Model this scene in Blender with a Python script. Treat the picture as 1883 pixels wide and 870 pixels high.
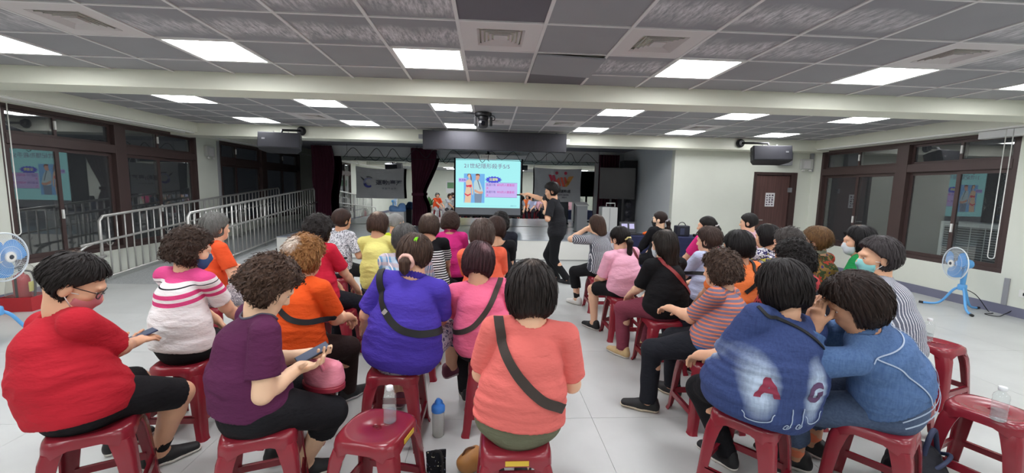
import bpy, bmesh, math, random
import numpy as np
from mathutils import Vector, Matrix

for _o in list(bpy.data.objects): bpy.data.objects.remove(_o)
SC = bpy.context.scene
COL = SC.collection
PI = math.pi

# ------------------------------------------------------------------ camera
FPX, YAW, PITCH, ROLL, CAMH = 766.86, .0573, -.1147, .0207, 1.58
def _cam_axes():
    cy, sy, cp, sp = math.cos(YAW), math.sin(YAW), math.cos(PITCH), math.sin(PITCH)
    f = Vector((sy*cp, cy*cp, sp)); r = Vector((cy, -sy, 0)); u = r.cross(f)
    c, s = math.cos(ROLL), math.sin(ROLL)
    return c*r+s*u, -s*r+c*u, f
_r, _u, _f = _cam_axes()
cam = bpy.data.objects.new('camera', bpy.data.cameras.new('camera')); COL.objects.link(cam)
cam.matrix_world = Matrix(((_r.x, _u.x, -_f.x, 0), (_r.y, _u.y, -_f.y, 0), (_r.z, _u.z, -_f.z, CAMH), (0, 0, 0, 1)))
cam.data.sensor_width = 36; cam.data.lens = 36*FPX/1883; cam.data.clip_start = .05
SC.camera = cam
# ------------------------------------------------------------------ world, exposure
w = bpy.data.worlds.new('night'); SC.world = w; w.use_nodes = True
w.node_tree.nodes['Background'].inputs[0].default_value = (.012, .013, .017, 1)
w.node_tree.nodes['Background'].inputs[1].default_value = .6
SC.view_settings.view_transform = 'Standard'; SC.view_settings.look = 'None'
SC.view_settings.gamma = 1; SC.view_settings.exposure = 0.0
LAMP = 21.          # emission of the ceiling panels
SC.cycles.max_bounces = 8; SC.cycles.caustics_reflective = False; SC.cycles.caustics_refractive = False
SC.cycles.transparent_max_bounces = 12

# ------------------------------------------------------------------ materials
def lin(h):
    if not isinstance(h, str): return tuple(h)
    h = h.lstrip('#'); v = [int(h[i:i+2], 16)/255 for i in (0, 2, 4)]
    return tuple(x/12.92 if x <= .04045 else ((x+.055)/1.055)**2.4 for x in v)
class NT:
    def __init__(s, m): s.m = m; s.t = m.node_tree; s.n = s.t.nodes; s.b = s.n['Principled BSDF']
    def add(s, typ, **kw):
        n = s.n.new(typ)
        for k, v in kw.items():
            if k.startswith('i_'):
                key = k[2:]; key = int(key) if key.isdigit() else key.replace('_', ' ')
                if hasattr(v, 'is_output') or isinstance(v, bpy.types.NodeSocket): s.t.links.new(v, n.inputs[key])
                else: n.inputs[key].default_value = v
            else: setattr(n, k, v)
        return n
    def link(s, a, b): s.t.links.new(a, b)
    def math(s, op, a, b=0.0, c=None):
        n = s.n.new('ShaderNodeMath'); n.operation = op
        for i, v in enumerate((a, b, c)):
            if v is None: continue
            if isinstance(v, bpy.types.NodeSocket): s.t.links.new(v, n.inputs[i])
            else: n.inputs[i].default_value = v
        return n.outputs[0]
    def mix(s, fac, a, b, mode='MIX'):
        n = s.n.new('ShaderNodeMix'); n.data_type = 'RGBA'; n.blend_type = mode
        for i, v in ((0, fac), (6, a), (7, b)):
            if isinstance(v, bpy.types.NodeSocket): s.t.links.new(v, n.inputs[i])
            else: n.inputs[i].default_value = v if i == 0 else (*v[:3], 1)
        return n.outputs[2]
    def obj(s):
        n = s.n.new('ShaderNodeTexCoord'); return n.outputs['Object']
    def sep(s, v):
        n = s.n.new('ShaderNodeSeparateXYZ'); s.t.links.new(v, n.inputs[0]); return n.outputs
    def map(s, v, scale=(1, 1, 1), loc=(0, 0, 0), rot=(0, 0, 0)):
        n = s.n.new('ShaderNodeMapping'); s.t.links.new(v, n.inputs[0])
        n.inputs['Scale'].default_value = scale; n.inputs['Location'].default_value = loc; n.inputs['Rotation'].default_value = rot
        return n.outputs[0]
    def noise(s, v, scale, detail=3, rough=.5):
        n = s.n.new('ShaderNodeTexNoise'); s.t.links.new(v, n.inputs['Vector'])
        n.inputs['Scale'].default_value = scale; n.inputs['Detail'].default_value = detail; n.inputs['Roughness'].default_value = rough
        return n.outputs[0]
    def ramp(s, fac, stops, const=False):
        n = s.n.new('ShaderNodeValToRGB'); s.t.links.new(fac, n.inputs[0]); cr = n.color_ramp
        if const: cr.interpolation = 'CONSTANT'
        while len(cr.elements) < len(stops): cr.elements.new(.5)
        for e, (p, c) in zip(cr.elements, stops): e.position = p
        for e, (p, c) in zip(cr.elements, stops): e.color = (*lin(c), 1) if not isinstance(c, (int, float)) else (c, c, c, 1)
        return n.outputs[0]
    def bump(s, h, strength, dist, normal=None):
        n = s.n.new('ShaderNodeBump'); s.t.links.new(h, n.inputs['Height']); n.inputs['Strength'].default_value = strength
        n.inputs['Distance'].default_value = dist
        if normal: s.t.links.new(normal, n.inputs['Normal'])
        return n.outputs[0]
_mc = {}
def mat(name, col, rough=.6, metal=0, spec=.5, var=0, vscale=6, bump=0, bscale=60, bdist=.002, stretch=(1, 1, 1), **kw):
    key = name
    if key in _mc: return _mc[key]
    m = bpy.data.materials.new(name); m.use_nodes = True; t = NT(m); b = t.b
    c = lin(col); b.inputs['Base Color'].default_value = (*c, 1); b.inputs['Roughness'].default_value = rough
    b.inputs['Metallic'].default_value = metal; b.inputs['Specular IOR Level'].default_value = spec
    v = t.map(t.obj(), stretch)
    if var:
        f = t.noise(v, vscale, 4)
        lo = tuple(x*(1-var) for x in c); hi = tuple(min(1, x*(1+var)) for x in c)
        t.link(t.mix(f, lo, hi), b.inputs['Base Color'])
    if bump: t.link(t.bump(t.noise(v, bscale, 3), bump, bdist), b.inputs['Normal'])
    for k, val in kw.items(): b.inputs[k.replace('_', ' ')].default_value = val
    _mc[key] = m; return m
def emit(name, col, s):
    if name in _mc: return _mc[name]
    m = bpy.data.materials.new(name); m.use_nodes = True; b = NT(m).b
    b.inputs['Base Color'].default_value = (0.02, .02, .02, 1); b.inputs['Emission Color'].default_value = (*lin(col), 1); b.inputs['Emission Strength'].default_value = s
    _mc[name] = m; return m
def clear(name, tint='#ffffff', amount=.85, rough=.03, ior=1.45):
    """thin clear sheet: see-through mixed with a fresnel reflection"""
    if name in _mc: return _mc[name]
    m = bpy.data.materials.new(name); m.use_nodes = True; t = NT(m); n = t.n
    out = [x for x in n if x.type == 'OUTPUT_MATERIAL'][0]
    tr = t.add('ShaderNodeBsdfTransparent'); tr.inputs[0].default_value = (*lin(tint), 1)
    t.b.inputs['Base Color'].default_value = (*lin(tint), 1); t.b.inputs['Roughness'].default_value = rough; t.b.inputs['IOR'].default_value = ior
    gl = t.add('ShaderNodeBsdfGlossy'); gl.inputs['Roughness'].default_value = rough
    lw = t.add('ShaderNodeLayerWeight'); lw.inputs['Blend'].default_value = .5; f0 = ((ior-1)/(ior+1))**2
    fr = t.math('ADD', t.math('MULTIPLY', t.math('POWER', lw.outputs['Facing'], 5.0), 1-f0), f0)
    ms = t.add('ShaderNodeMixShader'); t.link(fr, ms.inputs[0]); t.link(tr.outputs[0], ms.inputs[1]); t.link(gl.outputs[0], ms.inputs[2])
    m2 = t.add('ShaderNodeMixShader'); m2.inputs[0].default_value = amount; t.link(t.b.outputs[0], m2.inputs[1]); t.link(ms.outputs[0], m2.inputs[2])
    t.link(m2.outputs[0], out.inputs[0]); _mc[name] = m; return m

# ------------------------------------------------------------------ mesh helpers
def link(name, me, parent=None, loc=None, rot=None):
    o = bpy.data.objects.new(name, me); COL.objects.link(o)
    if parent: o.parent = parent
    if loc is not None: o.location = loc
    if rot is not None: o.rotation_euler = rot
    return o
def thing(name, label, cat, loc=(0, 0, 0), rz=0, group=None):
    o = link(name, None, None, loc, (0, 0, rz)); o.empty_display_size = .1
    o['label'] = label; o['category'] = cat
    if group: o['group'] = group
    return o
def tag(o, label, cat, group=None):
    o['label'] = label; o['category'] = cat
    if group: o['group'] = group
    return o
def struct(o): o['kind'] = 'structure'; return o
class MB:
    def __init__(s): s.v = []; s.f = []
    def add(s, vs, fs):
        b = len(s.v); s.v += [tuple(x) for x in vs]; s.f += [tuple(i+b for i in f) for f in fs]; return s
    def box(s, x0, x1, y0, y1, z0, z1, M=None):
        vs = [(x, y, z) for z in (z0, z1) for y in (y0, y1) for x in (x0, x1)]
        if M: vs = [M @ Vector(v) for v in vs]
        return s.add(vs, [(0, 2, 3, 1), (4, 5, 7, 6), (0, 1, 5, 4), (2, 6, 7, 3), (0, 4, 6, 2), (1, 3, 7, 5)])
    def cbox(s, c, d, M=None):
        return s.box(c[0]-d[0]/2, c[0]+d[0]/2, c[1]-d[1]/2, c[1]+d[1]/2, c[2]-d[2]/2, c[2]+d[2]/2, M)
    def tube(s, pts, r, n=8, closed=False, cap=True):
        pts = [Vector(p) for p in pts]; N = len(pts); rs = r if isinstance(r, (list, tuple)) else [r]*N
        vs = []; up = None
        for i, p in enumerate(pts):
            a = pts[(i-1) % N] if (closed or i) else p; b = pts[(i+1) % N] if (closed or i < N-1) else p
            d = (b-a).normalized()
            if up is None: up = d.orthogonal().normalized()
            up = (up-d*up.dot(d)).normalized(); q = d.cross(up)
            for k in range(n):
                t = 2*PI*k/n; vs.append(p+rs[i]*(math.cos(t)*up+math.sin(t)*q))
        fs = []
        for i in range(N if closed else N-1):
            j = (i+1) % N
            for k in range(n): fs.append((i*n+k, i*n+(k+1) % n, j*n+(k+1) % n, j*n+k))
        if cap and not closed: fs += [tuple(reversed(range(n))), tuple((N-1)*n+k for k in range(n))]
        return s.add(vs, fs)
    def lathe(s, prof, n=20, M=None, sx=1, sy=1):
        vs = []; fs = []
        for r, z in prof:
            for k in range(n): vs.append(Vector((sx*r*math.cos(2*PI*k/n), sy*r*math.sin(2*PI*k/n), z)))
        if M: vs = [M @ v for v in vs]
        for i in range(len(prof)-1):
            for k in range(n): fs.append((i*n+k, i*n+(k+1) % n, (i+1)*n+(k+1) % n, (i+1)*n+k))
        fs += [tuple(reversed(range(n))), tuple((len(prof)-1)*n+k for k in range(n))]
        return s.add(vs, fs)
    def prism(s, poly, y0, y1, M=None):
        """poly in x,z extruded along y"""
        n = len(poly); vs = [(x, y0, z) for x, z in poly]+[(x, y1, z) for x, z in poly]
        if M: vs = [M @ Vector(v) for v in vs]
        return s.add(vs, [tuple(range(n)), tuple(reversed(range(n, 2*n)))]+[(i, i+n, (i+1) % n+n, (i+1) % n) for i in range(n)])
    def mesh(s, name, m, smooth=False, bevel=0):
        me = bpy.data.meshes.new(name); me.from_pydata(s.v, [], s.f)
        if bevel or True:
            bm = bmesh.new(); bm.from_mesh(me); bmesh.ops.recalc_face_normals(bm, faces=bm.faces)
            if bevel: bmesh.ops.bevel(bm, geom=list(bm.edges), offset=bevel, segments=2, profile=.6, affect='EDGES', clamp_overlap=True)
            bm.to_mesh(me); bm.free()
        me.materials.append(m)
        if smooth:
            me.shade_smooth()
            if smooth is not True: me.set_sharp_from_angle(angle=math.radians(smooth))
        return me
    def build(s, name, m, parent=None, smooth=False, bevel=0, loc=None, rot=None):
        return link(name, s.mesh(name, m, smooth, bevel), parent, loc, rot)
def box(name, x0, x1, y0, y1, z0, z1, m, parent=None, bevel=0, M=None):
    return MB().box(x0, x1, y0, y1, z0, z1, M).build(name, m, parent, False, bevel)
def text_mesh(txt, size, m, depth=.001, align='CENTER', bold=0, space=1):
    c = bpy.data.curves.new('text', 'FONT'); c.body = txt; c.size = size; c.align_x = align; c.align_y = 'CENTER'; c.extrude = depth; c.resolution_u = 3
    c.offset = bold; c.space_character = space
    o = bpy.data.objects.new('text', c); COL.objects.link(o)
    dg = bpy.context.evaluated_depsgraph_get(); me = bpy.data.meshes.new_from_object(o.evaluated_get(dg))
    bpy.data.objects.remove(o); bpy.data.curves.remove(c); me.materials.clear(); me.materials.append(m); me.name = 'lettering'
    return me
def arc(c, r, a0, a1, n, ax=(1, 0, 0), ay=(0, 0, 1)):
    c = Vector(c); ax = Vector(ax); ay = Vector(ay)
    return [c+r*(math.cos(a0+(a1-a0)*i/n)*ax+math.sin(a0+(a1-a0)*i/n)*ay) for i in range(n+1)]
def spline(pts, n=6):
    P = [Vector(p) for p in pts]; P = [2*P[0]-P[1]]+P+[2*P[-1]-P[-2]]; out = []
    for i in range(1, len(P)-2):
        for k in range(n):
            t = k/n; a, b, c, d = P[i-1:i+3]
            out.append(.5*((2*b)+(c-a)*t+(2*a-5*b+4*c-d)*t*t+(3*b-a-3*c+d)*t**3))
    return out+[P[-2]]
ORD = ['first', 'second', 'third', 'fourth', 'fifth', 'sixth', 'seventh', 'eighth', 'ninth', 'tenth']
# ================================================================== THE ROOM
XL, XR, YS, ZC = -6.1, 7.1, 9.08, 2.70      # side walls, stage front, ceiling
def worldpos(t):
    n = t.n.new('ShaderNodeNewGeometry'); return n.outputs['Position']
def wmat(name, col, rough=.7, var=.06, vscale=1.5, bump=.05, bscale=40, spec=.4, stretch=(1, 1, 1)):
    m = bpy.data.materials.new(name); m.use_nodes = True; t = NT(m); v = t.map(worldpos(t), stretch); c = lin(col)
    f = t.noise(v, vscale, 5, .6)
    t.link(t.mix(t.ramp(f, [(.3, 0.0), (.7, 1.0)]), tuple(x*(1-var) for x in c), tuple(min(1, x*(1+var)) for x in c)), t.b.inputs['Base Color'])
    t.b.inputs['Roughness'].default_value = rough; t.b.inputs['Specular IOR Level'].default_value = spec
    if bump: t.link(t.bump(t.noise(v, bscale, 4), bump, .002), t.b.inputs['Normal'])
    return m
M_wall = wmat('wall_paint', '#dcdfd4', .65, .03)
M_beam = wmat('beam_paint', '#dedfd0', .6, .03)
M_side = wmat('stage_wall_paint', '#d2d5d6', .7, .03)
M_base = wmat('baseboard_vinyl', '#75768a', .5, .05)
M_jnt = mat('joint', '#8f8f8d', .8)
M_floor = wmat('floor_tile', '#c0c2c0', .34, .085, 1.3, .05, 30, .45)
M_stagefl = wmat('stage_floor', '#9ba1ab', .2, .1, 2, .02, 20, .5)
M_stagew = wmat('stage_front_paint', '#e2e2dc', .5, .03)
M_ramp = wmat('ramp_terrazzo', '#a9acac', .6, .25, 60, .1, 80)
M_curb = wmat('curb', '#b9bcbc', .55, .08, 8)
M_grid = mat('grid_white', '#d8d6d6', .45)
M_white = mat('white_plastic', '#e6e6e2', .4)
M_grey = mat('grey_metal', '#8d8f92', .45, .3)
M_brown = mat('brown_frame', '#4a3a38', .42, .1, var=.1, vscale=8)
M_black = mat('black_plastic', '#17171a', .45)
M_blackm = mat('black_matte', '#121214', .75)
M_steel = mat('brushed_steel', '#c9c8c4', .35, .6, var=.08, vscale=30)

def panel_mat(name, col, scuff=0, seed=0, rough=.6):
    m = bpy.data.materials.new(name); m.use_nodes = True; t = NT(m); p = worldpos(t); c = lin(col)
    base = t.mix(t.noise(p, 2.2, 3), tuple(x*.9 for x in c), tuple(x*1.08 for x in c))
    if scuff:
        o = t.obj(); s = t.sep(o)
        n1 = t.noise(t.map(p, (26, 5, 1), (seed, 0, 0), (0, 0, .35)), 1.6, 6, .75)
        n2 = t.noise(t.map(p, (1, 1, 1), (seed*3, 1, 0)), 3.2, 2)
        band = t.math('MULTIPLY', t.ramp(t.math('ADD', s[1], t.math('MULTIPLY', n2, .35)), [(.02, 0.0), (.14, 1.0), (.28, 1.0), (.42, 0.0)]), t.ramp(n1, [(.40, 0.0), (.62, 1.0)]))
        base = t.mix(t.math('MULTIPLY', band, scuff), base, lin('#e2dfe2'))
    t.link(base, t.b.inputs['Base Color']); t.b.inputs['Roughness'].default_value = rough
    w = t.n.new('ShaderNodeTexVoronoi'); w.inputs['Scale'].default_value = 130; t.link(p, w.inputs['Vector']); w.inputs['Randomness'].default_value = 0
    t.link(t.bump(w.outputs[0], .25, .002), t.b.inputs['Normal'])
    return m
PM = [panel_mat('ceiling_mesh_panel', '#939397'), panel_mat('ceiling_scuffed_panel', '#8f8f94', .85, 1), panel_mat('ceiling_scuffed_panel_b', '#909095', .75, 5), panel_mat('ceiling_dark_panel', '#625f67')]

# --- floor: slab with large square tiles laid one by one
floor = struct(box('floor', XL, XR, -4, 12.3, -.12, -.006, M_jnt))
TL = 1.2
tile_me = MB().box(-TL/2+.0012, TL/2-.0012, -TL/2+.0012, TL/2-.0012, -.006, 0).mesh('tile', M_floor)
for i in range(-7, 7):
    for j in range(-6, 7):
        x0, y0 = .74+TL*i, 2.71+TL*j; x1, y1 = x0+TL, y0+TL
        if x1 <= XL or x0 >= XR or y0 >= YS or y1 <= -4: continue
        if x0 >= XL and x1 <= XR and y1 <= YS and y0 >= -4 and not (x0 < -4.5 and y1 > 6.6):
            link('tile', tile_me, floor, (x0+TL/2, y0+TL/2, 0))
        else:
            a, b, c, d = max(x0, XL), min(x1, XR), max(y0, -4), min(y1, YS)
            if x0 < -4.5 and y1 > 6.6:
                if y0 >= 6.6:
                    if x1 <= -4.5: continue
                    a = -4.5
                elif x1 <= -4.5: d = 6.6
            box('tile', a+.0012, b-.0012, c+.0012, d-.0012, -.006, 0, M_floor, floor)

# --- walls
def walls(name, boxes, m):
    mb = MB()
    for b in boxes: mb.box(*b)
    return struct(mb.build(name, m))
walls('wall_left', [(-6.3, XL, -4, 5.66, 0, 2.8), (-6.3, XL, 5.66, 9.2, 0, .45), (-6.3, XL, 5.66, 9.2, 2.52, 2.8), (-6.3, XL, 9.2, 9.95, 0, 2.8),
                    (-6.3, XL, 9.95, 14, 0, .62), (-6.3, XL, 9.95, 14, 2.52, 2.8), (-6.3, XL, 14, 15.1, 0, 2.8)], M_wall)
walls('wall_right', [(XR, 7.3, -4, 5.3, 0, 2.8), (XR, 7.3, 5.3, 8.67, 0, .55), (XR, 7.3, 5.3, 8.67, 2.5, 2.8), (XR, 7.3, 8.67, 9.2, 0, 2.8)], M_wall)
DX0, DX1, DZ, YF = 5.79, 6.77, 2.05, 8.92
walls('wall_front', [(4.0, DX0, YF, YF+.15, 0, 2.72), (DX1, XR, YF, YF+.15, 0, 2.72), (DX0, DX1, YF, YF+.15, DZ, 2.72)], M_wall)
walls('wall_stage', [(4.0, 4.15, YF+.15, 12.5, 0, 2.72)], M_side)
walls('wall_back', [(-4.8, 4.15, 12.36, 12.5, 0, 2.72), (-4.8, -4.68, 12.5, 15.1, 0, 2.72), (-6.1, -4.8, 15.0, 15.1, 0, 2.72)], M_side)
walls('wall_rear', [(XL, XR, -4.15, -4, 0, 2.8)], M_wall)
struct(box('baseboard_left', XL, XL+.015, -4, 6.62, 0, .12, M_base))
struct(box('baseboard_right', XR-.015, XR, -4, YF, 0, .13, M_base))
struct(box('baseboard_front', 4.0, DX0, YF-.015, YF, 0, .12, M_base))
struct(box('baseboard_stage', -4.5, 4.0, YS-.012, YS, 0, .03, mat('stage_foot', '#9a9c9a', .5)))

# --- ceiling: slab, dark mesh panels dropped into a white T-grid, beams, side soffits
ceiling = struct(box('ceiling', -6.3, 7.3, -4.15, 15.1, 2.722, 2.82, M_beam))
GX, GY1 = -.2292, 4.1694
pmesh = [MB().box(-.288, .288, -.288, .288, 0, .012).mesh('panel', m) for m in PM]
lights_at, vents_at = [], []
rng = random.Random(5)
def bay(ya, yb, ylines, lrows, vrows, name):
    rows = [ya]+[y for y in ylines if ya < y < yb]+[yb]; rows.sort()
    xs = [-5.6]+[GX+.6*k for k in range(-8, 12)]+[6.8]
    for xi in range(len(xs)-1):
        k = xi-9
        for r0, r1 in zip(rows, rows[1:]):
            cx, cy = (xs[xi]+xs[xi+1])/2, (r0+r1)/2; full = abs(xs[xi+1]-xs[xi]-.6) < .01 and abs(r1-r0-.6) < .01
            if full and any(abs(r0-a) < .05 for a in lrows) and (k+7) % 3 == 0 and k in (-7, -4, -1, 3, 6, 9, 2) and k != 2:
                pass
            if full and any(abs(r0-a) < .05 for a in lrows) and k in (-7, -4, -1, 3, 6, 9): lights_at.append((cx, cy, r0, k)); continue
            if full and any(abs(r0-a) < .05 for a in vrows) and k in (-5, 0, 2, 6): vents_at.append((cx, cy, r0, k)); continue
            if full:
                d = 2.4 < cy < 3.5 or (cy < 4.1 and k in (0, 2))
                mi = 0
                if name == 1:
                    if cy < 2.95: mi = rng.choice((1, 2, 1, 2, 0)) if k != 1 else 0
                    elif cy < 3.5: mi = rng.choice((1, 2, 0)) if k not in (1,) else 0
                    if (k, round(cy, 1)) in ((0, 2.7),): mi = 3
                    if cy > 3.5 and k == 2: mi = 1
                    if cy > 3.5 and k == 0: mi = 2
                elif (k, round(cy, 1)) in ((2, 6.0), (0, 7.8), (-1, 6.6), (6, 6.0), (2, 7.2)): mi = 3
                drop = -.03 if (name == 1 and k == 1 and abs(cy-3.87) < .1) else 0
                link('panel', pmesh[mi], ceiling, (cx, cy, 2.701+drop), (0, .0 if not drop else .03, 0) if drop else None)
            else:
                dk = name == 1 and k == 1 and cy > 4.2
                box('panel', xs[xi]+.012, xs[xi+1]-.012, r0+.012, r1-.012, 2.701, 2.713, PM[3 if dk else 0], ceiling)
    for x in xs[1:-1]: box('grid_bar', x-.012, x+.012, ya, yb, 2.692, 2.703, M_grid, ceiling)
    for y in rows[1:-1]: box('grid_bar', -5.6, 6.8, y-.009, y+.009, 2.693, 2.7025, M_grid, ceiling)
bay(.5694, 4.60, [GY1-.6*k for k in range(8)], (GY1-.6, GY1-2.4), (GY1-1.2,), 1)
bay(4.99, 8.50, [8.15-.6*k for k in range(6)], (7.55, 5.75), (6.95,), 2)
box('panel', -5.6, 6.8, -4, .56, 2.70, 2.713, PM[0], ceiling)
box('panel', -6.1, 4.0, 9.0, 15, 2.70, 2.713, wmat('stage_ceiling_paint', '#9a9aa2', .6), ceiling)
for k in (-7, -4, -1, 3, 6, 9): lights_at += [(GX+.6*k+.3, cy, cy-.3, k) for cy in (.27, -1.53)]
struct(box('beam', XL, XR, 4.60, 4.99, 2.53, 2.722, M_beam))
struct(box('beam', XL, XR, 8.50, 9.0, 2.475, 2.722, M_beam))
struct(box('soffit', XL, -5.6, -4, 8.5, 2.53, 2.722, M_beam)); struct(box('soffit', 6.8, XR, -4, 8.5, 2.53, 2.722, M_beam))
struct(box('soffit', XL, -5.75, 9.0, 15, 2.53, 2.722, M_beam))
# curtain tracks
n = 1
for nm, x, y0, y1, z in (('left', -5.68, -4, 8.5, 2.53), ('left', -5.86, -4, 8.5, 2.53), ('right', 6.86, -4, 8.5, 2.53), ('right', 6.98, -4, 8.5, 2.53), ('left', -5.85, 9.0, 14.5, 2.53)):
    struct(box('trim_%d' % n, x-.035, x+.035, y0, y1, z-.025, z, M_white)); n += 1

# --- ceiling lights and vents
lit = emit('lit_diffuser', '#fbfcff', LAMP)
dif_me = MB().box(-.27, .27, -.27, .27, 0, .01).mesh('diffuser', lit)
fr = MB(); 
for a in ((-.29, .29, -.29, -.27), (-.29, .29, .27, .29), (-.29, -.27, -.27, .27), (.27, .29, -.27, .27)): fr.box(*a, -.004, .014)
fr_me = fr.mesh('light_frame', M_white)
rows_l = sorted(set(round(l[2], 2) for l in lights_at)); rown = {}
for r in rows_l:
    rown[r] = 'two rows behind the viewer' if r < -1 else 'just behind the viewer' if r < 1 else 'above the nearest stools' if r < 3 else 'before the long beam' if r < 4 else 'just past the long beam' if r < 7 else 'in the row farthest away'
for l in sorted(lights_at):
    i = (-7, -4, -1, 3, 6, 9).index(l[3])
    t = thing('ceiling_light', 'square LED ceiling light %s, %s from the railing' % (rown[round(l[2], 2)], ORD[i]), 'ceiling light', (l[0], l[1], 2.696), group='recessed LED ceiling panels')
    link('light_frame', fr_me, t); link('diffuser', dif_me, t)
def ringbox(mb, r, w, z0, z1, dz=0):
    for s in range(4):
        M = Matrix.Rotation(s*PI/2, 4, 'Z')
        vs = [(-r, -r, z0), (r, -r, z0), (r-w, -r+w, z1), (-r+w, -r+w, z1), (-r, -r, z0+.004), (r, -r, z0+.004), (r-w, -r+w, z1+.004), (-r+w, -r+w, z1+.004)]
        mb.add([M @ Vector(v) for v in vs], [(0, 1, 2, 3), (7, 6, 5, 4), (0, 4, 5, 1), (1, 5, 6, 2), (2, 6, 7, 3), (3, 7, 4, 0)])
plate = MB()
for a in ((-.29, .29, -.29, -.17), (-.29, .29, .17, .29), (-.29, -.17, -.17, .17), (.17, .29, -.17, .17)): plate.box(*a, -.002, .012)
plate_me = plate.mesh('vent_plate', mat('vent_white', '#cfcaca', .5)); back_me = MB().box(-.18, .18, -.18, .18, .03, .034).mesh('vent_recess', mat('vent_dark', '#55535a', .7))
slat_mes = []
for r in (.172, .142, .112, .082):
    b = MB(); ringbox(b, r, .017, -.004, .008); slat_mes.append(b.mesh('slat', mat('vent_slat', '#c2bcbc', .5)))
for v in sorted(vents_at):
    i = (-5, 0, 2, 6).index(v[3])
    t = thing('air_vent', 'white square ceiling air vent %s the long beam, %s from the railing' % ('before' if v[1] < 4.6 else 'beyond', ORD[i]), 'vent', (v[0], v[1], 2.697), group='ceiling air vents')
    link('vent_plate', plate_me, t); link('vent_recess', back_me, t)
    for s in slat_mes: link('slat', s, t)
    box('core', -.052, .052, -.052, .052, -.003, .006, mat('vent_slat', '#c2bcbc', .5), t)

# --- windows
M_glass = clear('window_glass', '#e6eaea', .97, .012, 2.1)
def window(name, X, y0, y1, z0, z1, zt0, zt1, c0, c1, subs, inn):
    """X inner wall plane, inn = +1 when the room lies towards +x"""
    root = thing(name, '', ''); del root['label']; del root['category']; root['kind'] = 'structure'
    xo = lambda a, b: (X-inn*b, X-inn*a) if inn > 0 else (X-inn*a, X-inn*b)
    def mem(nm, ya, yb, za, zb, a=.0, b=.12, m=M_brown, par=root):
        x = sorted((X-inn*a, X-inn*b)); return box(nm, x[0], x[1], ya, yb, za, zb, m, par, .004)
    for ya, yb, za, zb in ((y0, y1, z0, z0+.06), (y0, y1, z1-.05, z1)): mem('frame_rail', ya, yb, za, zb)
    for ya, yb in ((y0, y0+.06), (y1-.06, y1)): mem('frame_post', ya, yb, z0+.06, z1-.05)
    mem('centre_post', c0, c1, z0+.06, z1-.05, -.01)
    mem('transom', y0+.06, c0, zt0, zt1, -.005); mem('transom', c1, y1-.06, zt0, zt1, -.005)
    for (ya, yb), sub in zip(((y0+.06, c0), (c1, y1-.06)), subs):
        for za, zb, w in ((z0+.06, zt0, .055), (zt1, z1-.05, .04)):
            for q, (a, b) in enumerate(((ya, sub+.03), (sub-.03, yb))):
                d = .03+.035*q
                mb = MB(); xs = sorted((X-inn*d, X-inn*(d+.03)))
                for aa, bb, cc, dd in ((a, b, za, za+w), (a, b, zb-w, zb), (a, a+w, za+w, zb-w), (b-w, b, za+w, zb-w)): mb.box(xs[0], xs[1], aa, bb, cc, dd)
                s = mb.build('sash', M_brown, root)
                xg = X-inn*(d+.015)
                box('pane', xg-.003, xg+.003, a+w, b-w, za+w, zb-w, M_glass, s)
                if q == 0 and w > .05:
                    xl = sorted((X-inn*d, X-inn*(d-.02)))
                    box('latch', xl[0], xl[1], b-.045, b-.02, (za+zb)/2-.25, (za+zb)/2-.12, M_white, s)
                elif q == 0: 
                    xl = sorted((X-inn*d, X-inn*(d-.02))); box('latch', xl[0], xl[1], b-.04, b-.015, (za+zb)/2-.04, (za+zb)/2+.08, M_white, s)
    return root
window('window_1', XL, 5.66, 9.2, .45, 2.52, 2.02, 2.15, 7.27, 7.48, (6.36, 8.2), 1)
window('window_2', XL, 9.95, 14.0, .62, 2.52, 2.0, 2.13, 11.7, 11.95, (10.6, 12.9), 1)
window('window_3', XR, 5.3, 8.67, .55, 2.5, 1.99, 2.12, 6.8, 7.0, (6.02, 7.78), -1)
# night yard outside: an air conditioner behind the right-hand glass
ac = thing('outdoor_unit', 'pale outdoor air conditioner with wire grille beyond the dark window glass', 'air conditioner', (7.55, 5.95, 0))
box('casing', -.17, .2, -.45, .45, .5, 1.2, mat('ac_casing', '#f2f2ee', .6), ac, .01); box('foot', -.1, .1, -.3, .3, .42, .5, M_grey, ac)
box('fan_recess', -.175, -.17, -.38, .38, .55, 1.13, mat('ac_dark', '#4a4a44', .7), ac)
gb = MB()
for k in range(16): gb.box(-.19, -.182, -.38, .38, .56+.037*k, .566+.037*k)
for k in range(5): gb.box(-.19, -.182, -.38+.19*k-.004, -.38+.19*k+.004, .55, 1.13)
gb.build('grille', mat('ac_casing', '#f2f2ee', .6), ac)
box('ledge', -.25, .3, -.6, .6, .36, .42, M_grey, ac)
box('ledge_post', -.1, .1, -.1, .1, -.12, .36, M_grey, ac)

# --- door and its sheet
door = thing('door_1', '', ''); del door['label']; del door['category']; door['kind'] = 'structure'
def wood_mat(name, a, b):
    m = bpy.data.materials.new(name); m.use_nodes = True; t = NT(m); v = t.map(worldpos(t), (9, 9, .5))
    t.link(t.ramp(t.noise(v, 2.2, 5, .6), [(.3, a), (.7, b)]), t.b.inputs['Base Color']); t.b.inputs['Roughness'].default_value = .45; return m
M_door = wood_mat('door_wood', '#4b3533', '#6a4d49'); M_jamb = wood_mat('jamb_wood', '#3a2b2a', '#4a3836')
box('door_leaf', DX0+.07, DX1-.14, YF+.02, YF+.06, .01, DZ-.07, M_door, door, .004)
for a in ((DX0, DX0+.06, 0, DZ), (DX1-.13, DX1, 0, DZ), (DX0+.06, DX1-.13, DZ-.06, DZ)): box('door_frame', a[0], a[1], YF-.02, YF+.13, a[2], a[3], M_jamb, door, .004)
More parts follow.
